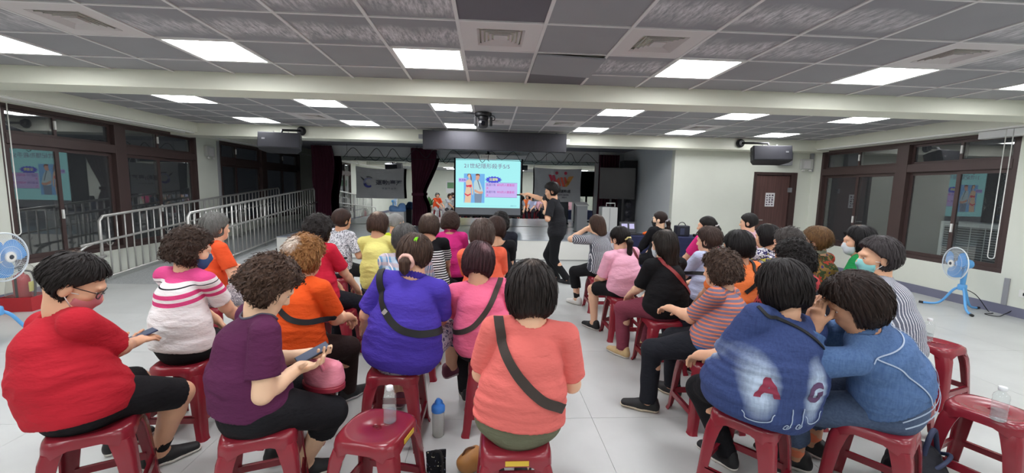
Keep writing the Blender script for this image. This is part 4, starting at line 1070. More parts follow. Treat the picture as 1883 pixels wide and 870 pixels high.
# --- wall gear: conduits, emergency lights, cords, outlet
def gear(name, label, cat, boxes, m, bevel=.004):
    mb = MB()
    for b in boxes: mb.box(*b)
    return tag(mb.build(name, m, None, False, bevel), label, cat)
M_cond = mat('conduit_grey', '#97989c', .45)
gear('cable_duct', 'grey cable duct running down the pier beside the fire extinguisher', 'duct', [(XL+.001, XL+.03, 5.28, 5.34, .12, .72), (XL+.001, XL+.03, 4.3, 5.34, .42, .47)], M_cond)
gear('cable_duct', 'grey cable duct down the pier between the two dark windows', 'duct', [(XL+.001, XL+.035, 9.84, 9.9, .5, 2.5)], M_cond)
gear('cable_duct', 'grey cable duct below the window sill beside the wall outlet', 'duct', [(XR-.02, XR, 5.18, 5.24, .13, .5)], M_cond)
gear('cable_duct', 'short grey duct box beside the hanging loudspeaker over the door', 'duct', [(6.25, 6.55, 8.8, YF, 2.2, 2.53)], M_cond)
gear('cable_duct', 'narrow grey duct in the corner between door wall and window', 'duct', [(7.02, 7.09, YF-.05, YF, 2.08, 2.5)], M_cond)
gear('metal_cable_tray', 'long pale metal cable trunk under the soffit above the window opposite the railing', 'trunk', [(6.86, 6.98, 2.5, 5.62, 2.40, 2.5)], mat('trunk_pale', '#cfd0cf', .4))
for x, y, nx, lb in ((XL, 9.55, 1, 'white emergency light box on the pier between the dark windows'), (6.93, YF, 0, 'white emergency light box on the wall beside the brown door')):
    t = thing('emergency_light', lb, 'emergency light', (x, y, 2.25), 0 if nx == 0 else PI/2)
    box('housing', -.13, .13, -.07, 0, -.12, .1, mat('lamp_housing', '#c4c5c2', .5), t, .01); box('battery_cover', -.07, .07, -.08, -.07, -.1, .06, M_grid, t); 
    for k in (-1, 1): MB().lathe([(.02, 0), (.035, .03), (.035, .035)], 14, Matrix.Translation((.08*k, -.06, -.13)) @ Matrix.Rotation(PI, 4, 'X')).build('lamp_head', M_white, t, 40)
for x, y, z0, lb in ((-5.9, 5.5, .86, 'white looped blind cord hanging beside the fan near the extinguisher'), (6.86, 5.22, .75, 'white looped blind cord hanging beside the window opposite the railing')):
    tag(MB().tube([(x, y, 2.5), (x, y, z0+.05)]+arc((x, y+.04, z0+.05), .04, PI, 2*PI, 6, (0, 1, 0), (0, 0, 1))+[(x, y+.08, 2.5)], .006, 6).build('blind_cord', M_white, None, True), lb, 'cord')
t = thing('wall_outlet', 'white wall outlet with a black plug beside the fan', 'outlet', (XR, 4.98, .33))
box('cover_plate', -.012, 0, -.09, .09, -.05, .05, M_white, t, .004); box('plug', -.05, -.012, -.02, .02, -.02, .02, M_black, t, .004)
# --- hanging display board, camera, projector
t = thing('display_board', 'long dark LED display board hanging from the ceiling before the stage', 'display', (.11, 8.24, 2.475))
box('cabinet', -1.385, 1.385, -.04, .06, -.18, .18, mat('board_case', '#25252b', .5), t, .006)
m = bpy.data.materials.new('led_face'); m.use_nodes = True; q = NT(m); o = q.obj(); s = q.sep(o)
g = q.math('MULTIPLY', q.math('LESS_THAN', q.math('FRACT', q.math('MULTIPLY', s[0], 60)), .7), q.math('LESS_THAN', q.math('FRACT', q.math('MULTIPLY', s[2], 60)), .7))
q.link(q.mix(g, lin('#1f1f24'), lin('#3d3c44')), q.b.inputs['Base Color']); q.b.inputs['Roughness'].default_value = .6
for k in range(9): box('led_module', -1.37+.3045*k, -1.37+.3045*k+.303, -.046, -.04, -.165, .165, m, t)
for x in (-1.2, 1.2): box('hanger', x-.02, x+.02, .06, .26, .1, .2, M_grey, t)
box('side_bracket', -1.47, -1.385, .0, .05, .02, .1, M_grey, t); box('side_box', 1.385, 1.45, -.02, .04, -.02, .08, M_white, t, .005)
t = thing('ceiling_camera', 'black pan tilt camera hanging under the ceiling past the long beam', 'camera', (-.1, 6.43, 2.692))
MB().lathe([(.125, 0), (.13, -.015), (.12, -.045), (.09, -.055)], 28).build('mount', M_black, t, 40)
MB().lathe([(.075, -.05), (.08, -.08), (.07, -.1)], 24).build('turntable', M_black, t, 40)
for k in (-1, 1): box('yoke_arm', k*.115-.022, k*.115+.022, -.045, .045, -.19, -.06, M_black, t, .01)
MB().lathe([(.01, -.075), (.05, -.07), (.075, -.04), (.08, 0), (.075, .04), (.05, .07), (.01, .075)], 24, Matrix.Translation((0, 0, -.15)) @ Matrix.Rotation(PI/2, 4, 'Y')).build('camera_head', mat('camera_head', '#2a2a2e', .35), t, 40)
MB().lathe([(.03, 0), (.034, .02), (.028, .025)], 20, Matrix.Translation((0, -.07, -.16)) @ Matrix.Rotation(PI/2, 4, 'X')).build('lens', mat('lens_black', '#0a0a10', .1), t, 40)
MB().tube(spline([(.09, .02, -.03), (.16, .02, -.04), (.17, .03, -.09), (.11, .04, -.1)]), .006, 6).build('cable', M_black, t, True)
tag(MB().tube(spline([(-.7, 6.2, 2.685), (-.5, 6.3, 2.67), (-.22, 6.42, 2.675)]), .006, 6).build('camera_cable', M_black, None, True), 'thin black cable along the ceiling to the black camera', 'cable')
t = thing('projector', 'small white projector hanging on a pole before the screen', 'projector', (-.03, 9.6, 2.27))
box('case', -.19, .19, -.14, .14, -.05, .05, M_white, t, .012); MB().tube([(0, 0, .05), (0, 0, .43)], .018, 10).build('pole', M_black, t, True)
box('bracket', -.06, .06, -.06, .06, .05, .075, M_black, t); MB().lathe([(.04, 0), (.042, .03), (.03, .035)], 18, Matrix.Translation((.08, .13, 0)) @ Matrix.Rotation(-PI/2, 4, 'X')).build('lens', M_black, t, 40)
MB().tube(spline([(.01, -.1, .05), (.03, -.16, .12), (.0, -.16, -.06), (.03, -.14, -.1)]), .006, 6).build('cable', M_black, t, True)
for k in range(5): box('vent_slot', -.15+.035*k, -.135+.035*k, -.142, -.139, -.03, .03, M_grey, t)
# --- hanging loudspeakers
def speaker(x, y, z, yaw, label, arm):
    t = thing('loudspeaker', label, 'loudspeaker', (x, y, z), math.radians(yaw))
    M = Matrix.Rotation(math.radians(-14), 4, 'X')
    pl = [(-.29, .15), (.29, .15), (.34, .15), (.34, -.15), (-.34, -.15), (-.34, .15)]
    b = MB(); P = [(-.34, -.16), (.34, -.16), (.34, .0), (.24, .17), (-.24, .17), (-.34, .0)]
    b.add([M @ Vector((x_, y_, -.145)) for x_, y_ in P]+[M @ Vector((x_, y_, .145)) for x_, y_ in P], [(5, 4, 3, 2, 1, 0), (6, 7, 8, 9, 10, 11)]+[(i, (i+1) % 6, (i+1) % 6+6, i+6) for i in range(6)]).build('cabinet', mat('speaker_black', '#232329', .5), t, False, .012)
    box('grille', -.325, .325, -.172, -.158, -.13, .13, mat('speaker_grille', '#34343c', .6, bump=.6, bscale=300, bdist=.003), t, .004, M)
    box('badge', .22 if yaw < 0 else -.27, .27 if yaw < 0 else -.22, -.176, -.171, .0, .03, mat('badge_silver', '#b9b9bd', .3, .6), t, 0, M)
    for k in (-1, 1): box('end_handle', k*.343-.004, k*.343+.004, -.09, -.01, -.03, .06, M_black, t, .002, M)
    Y = Matrix.Rotation(-math.radians(yaw), 4, 'Z')
    MB().lathe([(.085, 0), (.085, .02), (.06, .03), (.06, .07), (.03, .075)], 24, Y @ Matrix.Translation((arm, .48+8.0-y-.0, 2.6-z)) @ Matrix.Rotation(PI/2, 4, 'X')).build('wall_flange', M_black, t, 40)
    a = Y @ Vector((arm, .42+8.0-y, 2.6-z)); MB().tube([a, (0, .1, .24), (0, .02, .14)], .022, 8).build('arm', M_black, t, True)
    for k in (-1, 1): box('yoke', .12*k-.006, .12*k+.006, -.02, .03, .12, .21, M_steel, t)
    return t
speaker(5.40, 7.9, 2.315, -14, 'black loudspeaker hanging from the beam above the brown door', -.25)
speaker(-3.76, 7.9, 2.31, 12, 'black loudspeaker hanging from the beam above the ramp railing', .12)
# --- projection screen with its slide
SX0, SX1, SY = -1.0, .965, 12.1
t = thing('projection_screen', 'pull down projection screen showing a pale cyan slide', 'screen', (0, SY, 0))
box('screen_case', SX0-.12, SX1+.12, -.02, .09, 2.42, 2.52, M_grid, t, .008)
box('screen_fabric', SX0, SX1, .0, .006, .81, 2.43, mat('screen_grey', '#b9bcc2', .7), t)
for x in (SX0, SX1-.04): box('black_border', x, x+.04, -.003, 0, .81, 2.43, M_blackm, t)
box('bottom_bar', SX0-.02, SX1+.02, -.02, .03, .76, .81, M_black, t, .005)
W0, W1, Z0, Z1 = -.95, .90, 1.01, 2.39
ES = 1.0
slide = box('slide', W0, W1, -.004, -.003, Z0, Z1, emit('slide_cyan', '#a8f2f4', ES), t)
def uv(u, v): return W0+u*(W1-W0), Z1-v*(Z1-Z0)
def spoly(name, pts, col, lay):
    return MB().prism([uv(*p) for p in pts], -.004-.001*lay, -.0035).build(name, emit('slide_'+col, col, ES), slide)
def stext(txt, u, v, hgt, wid, col, lay=4, name='lettering', bold=0):
    me = text_mesh(txt, hgt, emit('slide_'+col, col, ES), .0002, bold=bold); xs = [q.co.x for q in me.vertices]; k = wid/(max(xs)-min(xs)) if wid else 1
    x, z = uv(u, v); o = link(name, me, slide, (x, -.004-.001*lay, z), (PI/2, 0, 0)); o.scale = (k, 1, 1); return o
stext('21世紀隱形殺手5/5', .48, .145, .15, 1.30, '#7d5a86')
rect = lambda a, b, c, d: [(a, b), (c, b), (c, d), (a, d)]
spoly('photo', rect(.126, .30, .446, .90), '#74b4ec', 1)
skn, skn2 = '#e3c3a4', '#d9a48c'
# slim woman in red two-piece, simple shapes
spoly('figure_hair', [(.18, .31), (.205, .298), (.232, .31), (.245, .38), (.247, .44), (.232, .43), (.225, .36), (.19, .35), (.178, .36)], '#8a5a44', 2)
spoly('figure_skin', [(.19, .335), (.2, .315), (.215, .315), (.225, .335), (.222, .37), (.213, .395), (.214, .42), (.24, .44), (.255, .5), (.268, .6), (.272, .72), (.262, .75), (.252, .7), (.247, .6), (.238, .56), (.232, .62), (.238, .68), (.24, .78), (.232, .9), (.135, .9), (.148, .78), (.142, .7), (.155, .62), (.16, .55), (.155, .47), (.175, .43), (.2, .42), (.2, .39), (.19, .37)], skn, 3)
spoly('figure_top', [(.16, .53), (.185, .54), (.215, .53), (.245, .525), (.247, .57), (.225, .585), (.2, .57), (.175, .58), (.16, .565)], '#d8445a', 4)
spoly('figure_briefs', [(.135, .70), (.155, .715), (.19, .735), (.235, .70), (.24, .725), (.21, .75), (.185, .77), (.165, .75), (.14, .735)], '#d8445a', 4)
# stout man in pale shirt and grey trousers
spoly('figure_hair', [(.305, .31), (.33, .298), (.36, .302), (.372, .33), (.37, .36), (.35, .33), (.318, .335), (.308, .35)], '#7a4634', 2)
spoly('figure_skin', [(.312, .335), (.36, .33), (.366, .37), (.36, .41), (.34, .43), (.33, .46), (.305, .44), (.308, .38)], skn2, 3)
spoly('figure_trousers', [(.292, .69), (.41, .70), (.405, .78), (.398, .9), (.295, .9), (.29, .78)], '#7d8fa6', 3)
spoly('figure_shirt', [(.29, .44), (.32, .425), (.36, .44), (.385, .5), (.405, .58), (.425, .66), (.415, .705), (.34, .715), (.292, .7), (.28, .6), (.278, .5)], '#bcd4da', 4)
spoly('figure_arm', [(.29, .62), (.31, .63), (.36, .665), (.41, .66), (.425, .68), (.415, .705), (.37, .715), (.31, .685), (.288, .66)], skn2, 5)
spoly('figure_strap', [(.33, .43), (.345, .43), (.385, .6), (.38, .64), (.372, .6)], '#5f7286', 5)
spoly('caption_plate', rect(.045, .395, .165, .475), '#c4b4f0', 2); stext('無運動', .105, .435, .065, .2, '#3a3fae', 5)
bp = []
for k in range(32):
    a = 2*PI*k/32; r = 1 if k % 2 else .76; bp.append((.583+.14*r*math.cos(a), .415+.075*r*math.sin(a)))
spoly('starburst', bp, '#4a52d8', 2); stext('沒運動', .583, .415, .09, .25, '#eef08a', 5, bold=.001)
spoly('text_panel', rect(.457, .478, .954, .78), '#c9b4f0', 2)
spoly('panel_rule', rect(.457, .474, .954, .479), '#6e5fa8', 3); spoly('panel_rule', rect(.457, .777, .954, .782), '#6e5fa8', 3)
for v, a, b in ((.525, '各國只有', '80%的人體重超'), (.672, '本國只有', '90%的人體重超')):
    stext(a, .545, v, .075, .27, '#5a4aa0', 5); stext(b, .775, v, .075, .50, '#d02fa0', 5)
    stext('重', .49, v+.068, .06, None, '#d65aa8', 5)
spoly('footer_rule', rect(.02, .955, .9, .958), '#7fd4d6', 1); stext('運動改造', .9, .955, .045, None, '#74b4c4', 5)
# --- banners hung before the mirror
def banner(name, label, x0, x1, z0, z1, sag, col):
    t = thing(name, label, 'banner', (0, 12.16, 0)); N, K = 28, 14; vs = []
    for j in range(K+1):
        for i in range(N+1):
            u, v = i/N, j/K; top = z1-sag*4*u*(1-u)*.5-sag*u*.3
            x = x0+(x1-x0)*u+.02*math.sin(v*3)*(1-2*u); z = z0+(top-z0)*v; y = .012*math.sin(u*9+v*3)+.008*math.sin(u*23+v*7)
            vs.append((x, y, z))
    f1 = [(j*(N+1)+i, j*(N+1)+i+1, (j+1)*(N+1)+i+1, (j+1)*(N+1)+i) for j in range(K) for i in range(N)]
    n_ = len(vs); f2 = [tuple(q+n_ for q in reversed(f)) for f in f1]
    MB().add(vs+[(x, y+.004, z) for x, y, z in vs], f1+f2).build('cloth', cloth_mat('banner_'+col, col), t, True)
    for x in (x0+.02, x1-.02): MB().tube([(x, 0, z1-.03), (x+(.03 if x > x0+.1 else -.03), .19, 2.45)], .004, 5).build('tie_cord', M_white, t, True)
    return t
bn = banner('sports_banner', 'grey white banner with a swirl emblem hung beside the ramp end of the mirror', -3.78, -2.41, 1.22, 2.12, .10, '#b3b5b6')
def btext(par, txt, x, z, h, col, w=None, bold=.002):
    me = text_mesh(txt, h, mat('ink_'+col, col, .7), .001, bold=bold); o = link('lettering', me, par, (x, -.026, z), (PI/2, 0, 0))
    if w: xs = [q.co.x for q in me.vertices]; o.scale = (w/(max(xs)-min(xs)), 1, 1)
def bpoly(par, name, pts, col, th=.027): return MB().prism(pts, -th, -.02).build(name, mat('ink_'+col, col, .7), par)
btext(bn, '運動i臺灣', -2.84, 1.66, .15, '#4a4c58', .74, .003); btext(bn, '運 動 愛 台 灣', -2.84, 1.50, .055, '#8a8c92', .4)
sw = lambda a0, a1, r0, r1: [( -3.42+r0*math.cos(a0+(a1-a0)*k/10), 1.66+r0*math.sin(a0+(a1-a0)*k/10)) for k in range(11)]+[(-3.42+.02+r1*math.cos(a1-(a1-a0)*k/10), 1.66+r1*math.sin(a1-(a1-a0)*k/10)) for k in range(11)]
bpoly(bn, 'emblem', sw(1.0, 3.6, .14, .105), '#9aa0c0'); bpoly(bn, 'emblem', sw(3.3, 5.4, .14, .085), '#4c4f9e'); bpoly(bn, 'emblem', [(-3.64, 1.83), (-3.58, 1.8), (-3.52, 1.74), (-3.55, 1.72), (-3.6, 1.77)], '#55575c'); bpoly(bn, 'emblem', sw(.9, 1.9, .18, .15), '#55575c')
bn = banner('centre_banner', 'grey white banner with an orange red emblem hung behind the presenter', 1.3, 2.69, 1.22, 2.2, .05, '#b6b8bb')
R1, R2, R3 = '#b8324c', '#d2573f', '#d99a4e'
for pts, c in (([(1.72, 2.0), (1.80, 2.0), (1.86, 1.86), (1.81, 1.78)], R1), ([(1.83, 1.99), (1.9, 1.99), (1.98, 1.72), (1.90, 1.72)], R1), ([(1.94, 1.84), (2.03, 1.93), (2.1, 1.68), (2.03, 1.66)], R2), ([(2.06, 1.93), (2.13, 1.93), (2.22, 1.66), (2.14, 1.66)], R2),
               ([(2.17, 1.94), (2.23, 1.93), (2.28, 1.8), (2.22, 1.72)], R2), ([(2.38, 1.97), (2.3, 1.94), (2.2, 1.66), (2.27, 1.66)], R3), ([(2.46, 1.97), (2.38, 1.96), (2.26, 1.72), (2.31, 1.7)], R3)): bpoly(bn, 'emblem', pts, c)
for x in (1.96, 2.22): bpoly(bn, 'emblem_dot', [(x+.045*math.cos(a), 2.05+.045*math.sin(a)) for a in np.linspace(0, 2*PI, 17)[:-1]], R1)
btext(bn, '全民運動處', 2.13, 1.52, .1, '#44444c', .5, .002); btext(bn, 'SPORTS CENTER', 2.15, 1.42, .05, '#66666e', .36); btext(bn, '運動處', 2.2, 1.34, .05, '#7a7a80')
# --- curtains
def curtain(name, label, spec, y, m, amp=.045, npl=7):
    """spec: (z, x0, x1) down the drop; pleated closed sheet"""
    t = thing(name, label, 'curtain', (0, y, 0)); zs = np.linspace(0, 1, 26); K = len(spec); vs = []; n_ = 64
    sp = spline([(q[1], q[2], q[0]) for q in spec], 8)
    for p in sp:
        x0, x1, z = p
        for k in range(n_):
            u = k/n_*2; fr_ = u <= 1; u = u if fr_ else 2-u
            yy = amp*math.sin(u*npl*2*PI+.6*math.sin(z*3))*(1 if x1-x0 > .3 else .8); vs.append((x0+(x1-x0)*u, yy-(.012 if fr_ else -.012), z))
    R_ = len(sp); fs = [(i*n_+k, i*n_+(k+1) % n_, (i+1)*n_+(k+1) % n_, (i+1)*n_+k) for i in range(R_-1) for k in range(n_)]
    MB().add(vs, fs).build('drape', m, t, True); return t
M_cur = cloth_mat('maroon_velvet', '#4a1f30', .8)
curtain('stage_curtain', 'dark maroon stage curtain hanging at the end of the ramp railing', [(2.66, -4.95, -4.38), (2.2, -4.93, -4.30), (1.7, -4.92, -4.34), (1.2, -4.88, -4.42), (.47, -4.9, -4.4)], 12.05, M_cur)
for x in (-.9, .86): link('hanger', MB().tube([(x, .04, 2.5), (x, .04, 2.7)], .008, 6).mesh('hanger', M_steel, True), bpy.data.objects['projection_screen'])
c = curtain('stage_curtain', 'dark maroon stage curtain tied back beside the projection screen', [(2.65, -2.2, -1.47), (2.3, -2.19, -1.5), (1.9, -2.17, -1.66), (1.5, -2.16, -1.84), (1.3, -2.15, -1.86), (1.0, -2.16, -1.75), (.47, -2.18, -1.7)], 12.0, M_cur)
box('tie_back', -2.17, -1.84, -.07, .07, 1.32, 1.40, M_cur, c, .01)
curtain('stage_curtain', 'dark maroon stage curtain behind the black television', [(2.6, 3.18, 3.78), (1.6, 3.17, 3.76), (.47, 3.15, 3.8)], 12.1, M_cur)
# --- garland of black cables along the stage ceiling
gw = MB(); x = -4.0; k = 0
pts = []
while x < 3.2:
    pts.append((x, 11.85+.02*math.sin(k*2.1), 2.6 if k % 2 else 2.33+.05*math.sin(k*1.7))); x += .27+.06*math.sin(k*1.3); k += 1
gw.tube(spline(pts, 5), .008, 5); gw.tube(spline([(-4, 11.86, 2.36), (-2, 11.87, 2.33), (0, 11.86, 2.36), (1.6, 11.87, 2.33), (3.2, 11.86, 2.36)], 8), .006, 5)
for x in (-3.9, -2, .0, 1.6, 3.1): gw.tube([(x, 11.86, 2.35), (x, 11.86, 2.70)], .004, 5)
tag(gw.build('cable_garland', M_black, None, True), 'black cables looped in zigzags below the stage ceiling', 'cable')
# --- things at the far end of the stage
t = thing('television', 'large black television on a stand with wheels at the stage end', 'television', (3.42, 10.9, .46), -.12)
box('panel', -.5, .42, -.03, .04, .90, 1.72, mat('tv_black', '#14141a', .3), t, .01); box('bezel', -.5, .42, -.036, -.03, .90, .96, M_black, t)
for k in (-.2, .12): box('post', k-.025, k+.025, .0, .05, .1, .95, M_black, t)
box('base_bar', -.45, .4, -.05, .1, .05, .1, M_black, t)
for k in (-.4, .35):
    for j in (-.02, .08): MB().lathe([(.025, -.012), (.025, .012)], 12, Matrix.Translation((k, j, .025)) @ Matrix.Rotation(PI/2, 4, 'Y')).build('caster', M_black, t, 40)
t = thing('speaker_tower', 'tall black loudspeaker tower standing behind the television', 'loudspeaker', (3.8, 11.35, .46))
box('cabinet', -.19, .19, -.18, .18, 0, 1.93, mat('tower_black', '#1a1a20', .6), t, .01)
for k, z in enumerate((.25, .5, .75)): MB().lathe([(.11, 0), (.10, -.01), (.04, -.03), (.03, -.02)], 24, Matrix.Translation((0, -.185, z)) @ Matrix.Rotation(-PI/2, 4, 'X')).build('driver', mat('cone', '#2c2c34', .4), t, 40)
box('shelf_arm', .19, .2, -.1, -.05, .55, .6, M_black, t)
t = thing('portable_cabinet', 'white portable appliance with a carrying handle on the stage', 'appliance', (3.06, 10.55, .46))
box('housing', -.2, .2, -.17, .17, .05, .70, M_white, t, .015); box('lid_panel', -.19, -.03, -.16, .1, .70, .715, M_grey, t)
MB().tube([(-.08, -.1, .7), (-.08, -.1, .8), (.14, -.1, .8), (.14, -.1, .7)], .014, 8).build('handle', M_white, t, True)
for k in (-.15, .15): MB().lathe([(.03, -.015), (.03, .015)], 12, Matrix.Translation((k, 0, .03)) @ Matrix.Rotation(PI/2, 4, 'Y')).build('caster', M_black, t, 40)
box('front_seam', -.005, .005, -.173, -.17, .08, .68, M_grey, t)
t = thing('lectern', 'grey metal lectern with a slanted top near the mirror', 'lectern', (2.46, 11.0, .46))
box('body', -.14, .14, -.15, .15, .03, .72, M_grey, t, .008); box('plinth', -.16, .16, -.17, .17, 0, .03, M_black, t)
box('top', -.17, .17, -.19, .19, .0, .02, M_grid, t, .004, Matrix.Translation((0, 0, .74)) @ Matrix.Rotation(.2, 4, 'X'))
t = thing('cloth_covered_cart', 'pale box cart with a blue cloth draped on top beside the tied curtain', 'cart', (-2.52, 11.75, .46))
box('crate', -.2, .2, -.15, .15, .0, .42, M_white, t, .01)
f = Field([Ell((0, 0, .46), (.23, .17, .09), k=.04), Ell((.12, 0, .56), (.1, .1, .1), k=.05), Ell((-.14, 0, .5), (.1, .1, .09), k=.05)], [plane((0, 0, .40), (0, 0, -1))], lambda p: (.012*sines(p, 40, 3, 4)).astype(F)); mk('cloth', [nets(f, .015)], cloth_mat('blue_cloth', '#7fa8dd'), t)
# --- front table with navy skirt
t = thing('table', 'long table under a navy pleated cloth before the white side wall', 'table', (3.35, 7.75, 0), -.12)
box('tabletop', -.85, .85, -.3, .3, .71, .735, M_white, t)
for a in (-.8, .8):
    for b_ in (-.26, .26): MB().tube([(a, b_, 0), (a, b_, .71)], .016, 8).build('leg', M_steel, t, True)
M_navy = cloth_mat('navy_cloth', '#262a48', .8); vs = []; per = []
def rrect(d, k, n_=220):
    L = [(-.87-d, -.32-d), (.87+d, -.32-d), (.87+d, .32+d), (-.87-d, .32+d)]; s_ = k/n_*4; i = int(s_) % 4; u = s_-int(s_); a, b_ = L[i], L[(i+1) % 4]; return a[0]+(b_[0]-a[0])*u, a[1]+(b_[1]-a[1])*u
for z, am in ((.748, 0), (.742, .004), (.6, .012), (.3, .018), (.01, .022)):
    for k in range(220): x, y = rrect(am*(1+math.sin(k*1.25))*.7, k); vs.append((x, y, z))
MB().add(vs, [(i*220+k, i*220+(k+1) % 220, (i+1)*220+(k+1) % 220, (i+1)*220+k) for i in range(4) for k in range(220)]+[tuple(range(220))]).build('tablecloth', M_navy, t, 60)
def onto(x, y):  # table-top point in the world
    a = -.12; return (3.35+x*math.cos(a)-y*math.sin(a), 7.75+x*math.sin(a)+y*math.cos(a), .749)
t = thing('laptop', 'open black laptop with a lit screen on the navy table', 'laptop', onto(-.62, .0), .1)
box('keyboard_base', -.17, .17, -.12, .12, 0, .018, M_black, t, .004)
M = Matrix.Translation((0, .12, .018)) @ Matrix.Rotation(-.25, 4, 'X'); lid = box('lid', -.17, .17, 0, .012, 0, .22, M_black, t, .003, M)
box('display', -.155, .155, -.002, 0, .015, .205, emit('laptop_dark', '#2a2c38', .6), lid, 0, M); box('window_tile', -.13, -.01, -.004, -.002, .05, .18, emit('laptop_lilac', '#c9c4ee', .9), lid, 0, M); box('window_tile', .03, .13, -.004, -.002, .08, .18, emit('laptop_lilac', '#c9c4ee', .9), lid, 0, M)
t = thing('orange_bag', 'orange pouch lying beside the laptop on the navy table', 'pouch', onto(-.30, -.05)); f = Field([Ell((0, 0, .03), (.12, .07, .04)), Ell((.06, .02, .035), (.06, .05, .045), k=.03)], [plane((0, 0, 0), (0, 0, -1))], lambda p: (.006*sines(p, 60, 2, 3)).astype(F)); mk('pouch', [nets(f, .01)], cloth_mat('orange_nylon', '#d8632c'), t); box('tag', .02, .07, -.075, -.068, .01, .05, M_white, t)
t = thing('black_bag', 'black handbag with a loop handle standing on the navy table', 'bag', onto(.32, -.02)); box('bag_body', -.13, .13, -.07, .07, 0, .2, mat('bag_black', '#1c1e2c', .5), t, .02); MB().tube(arc((0, 0, .19), .07, 0, PI, 10), .008, 6).build('handle', M_black, t, True); box('pocket', -.06, .02, -.078, -.068, .03, .15, mat('bag_pocket', '#3a3f58', .5), t, .004)
t = thing('black_case', 'small black cable case lying on the navy table', 'case', onto(.60, -.1)); box('case_body', -.08, .08, -.05, .05, 0, .05, M_black, t, .01); MB().tube(arc((0, 0, .045), .04, 0, PI, 8), .006, 6).build('handle', M_black, t, True)
# --- rear of the room, seen in the mirror
t = thing('potted_plant', 'leafy potted plant by the rear wall seen in the mirror', 'plant', (-3.9, -2.9, 0)); MB().lathe([(.16, 0), (.2, .3), (.18, .3), (.17, .27)], 20).build('pot', mat('pot', '#7c5a44', .6), t, 40); rg = random.Random(3)
for k in range(22):
    a = k*2.4; L = rg.uniform(.35, .65); el = rg.uniform(.5, 1.2); d = Vector((math.cos(a)*math.cos(el), math.sin(a)*math.cos(el), math.sin(el))); s_ = d.cross(Vector((0, 0, 1))).normalized(); vs = []
    for i in range(6):
        u = i/5; c_ = Vector((0, 0, .28))+d*L*u*1.8+Vector((0, 0, -.25*u*u)); wd = .11*math.sin(PI*min(1, u*.95+.05)); vs += [c_-s_*wd, c_+Vector((0, 0, .02*math.sin(PI*u))), c_+s_*wd]
    MB().add(vs, [(i*3+j, i*3+j+1, i*3+j+4, i*3+j+3) for i in range(5) for j in range(2)]).build('leaf', mat('leaf_green', '#4f7a45', .5), t, True)
t = thing('side_table', 'low side table at the rear wall seen in the mirror', 'table', (-2.6, -3.3, 0)); box('tabletop', -.5, .5, -.25, .25, .68, .71, M_white, t)
for a in (-.46, .46):
    for b_ in (-.21, .21): box('leg', a-.02, a+.02, b_-.02, b_+.02, 0, .68, M_steel, t)
box('shelf', -.46, .46, -.2, .2, .25, .27, M_white, t)
t = thing('wall_poster', 'pale poster on the rear wall seen in the mirror', 'poster', (-2.6, -3.99, 1.6)); box('sheet', -.3, .3, 0, .004, -.4, .4, mat('paper', '#e4e2e4', .6), t); box('picture', -.22, .22, .004, .006, -.1, .3, mat('poster_green', '#6f9a72', .6), t)
# ================================================================== PEOPLE
def LOC(at, yaw, p):
    a = -math.radians(yaw); x, y = p[0]-at[0], p[1]-at[1]
    return (x*math.cos(a)-y*math.sin(a), x*math.sin(a)+y*math.cos(a), p[2])
G = 'seated audience'
def P(label, at, yaw, head, st=None, sticker=None, wh=None, wf=None, **kw):
    kw.setdefault('group', G)
    if wh: kw['hands'] = {k: (*LOC(at, yaw, v[:3]), *v[3:]) for k, v in wh.items()}
    if wf: kw['feet'] = {k: (*LOC(at, yaw, v[:3]), *v[3:]) for k, v in wf.items()}
    p = Person(label, at, yaw, head, **kw)
    if st:
        stool(st[0], st[1], st[2], st[3], sticker)
    return p
NEAR, MID, FAR = .011, .0135, .017
M_strap = mat('strap_black', '#17171a', .7); M_strapb = mat('strap_brown', '#3a2f2a', .7)
M_maskw = mat('mask_white', '#d5dfe4', .8); M_maskb = mat('mask_aqua', '#8fd0cf', .8); M_maskp = mat('mask_pink', '#c9787c', .8); M_maskn = mat('mask_blue', '#31517e', .8); M_maskk = mat('mask_black', '#1c1c20', .8)
def phone(par_name, label, at, e, m_case):
    t = thing('phone', label, 'phone', at); t.rotation_euler = e
    box('case', -.039, .039, -.08, .08, -.005, .003, m_case, t, .003); box('screen', -.035, .035, -.075, .075, .003, .0036, emit(par_name, '#39527e', .5), t)
    return t
# ---------------- first rows on the railing side
red = P('person in a red tee and black shorts with glasses and mask, using a phone', (-1.88, 1.96), -28, (-1.9, 2.0, 1.11), (-1.83, 1.95, 28, 'dark red stool under the person in the red tee with shorts'),
  hyaw=-30, hpitch=30, elbows={'R': (1, -.15, -.7)}, bulk=1.18, size=1.06, vox=NEAR, skin='#c99b7d', hairc='#17110f', hair='short', hairk=dict(t=.004, low=-.07, y=.01, fz=-.01), crown=((-.01, -.055, .095), '#8a6a50', .035), shirt='#b61f2e', sleeve=('short', .86), loose=.022, flare=.03,
  wh={'R': (-1.93, 2.29, .70, dict(palm=(-.3, .3, -1), curl=25, dir=(-.2, 1, .1))), 'L': (-2.08, 2.33, .68, dict(palm=(0, .2, 1), curl=30, dir=(.5, 1, .1)))}, legs=('bermuda', '#19191c'), shoes='#151517', sock='#1a1a1c', wf={'R': (-1.82, 2.28, .085), 'L': (-2.15, 2.42, .085)}, hem=-.07, neckcut=.02)
red.mask(M_maskp); red.glasses()
phone('phone_glow_a', 'dark phone in the hands of the person in the red tee', (-1.95, 2.37, .715), (.25, 0, -.6), mat('case_navy', '#33375c', .4))
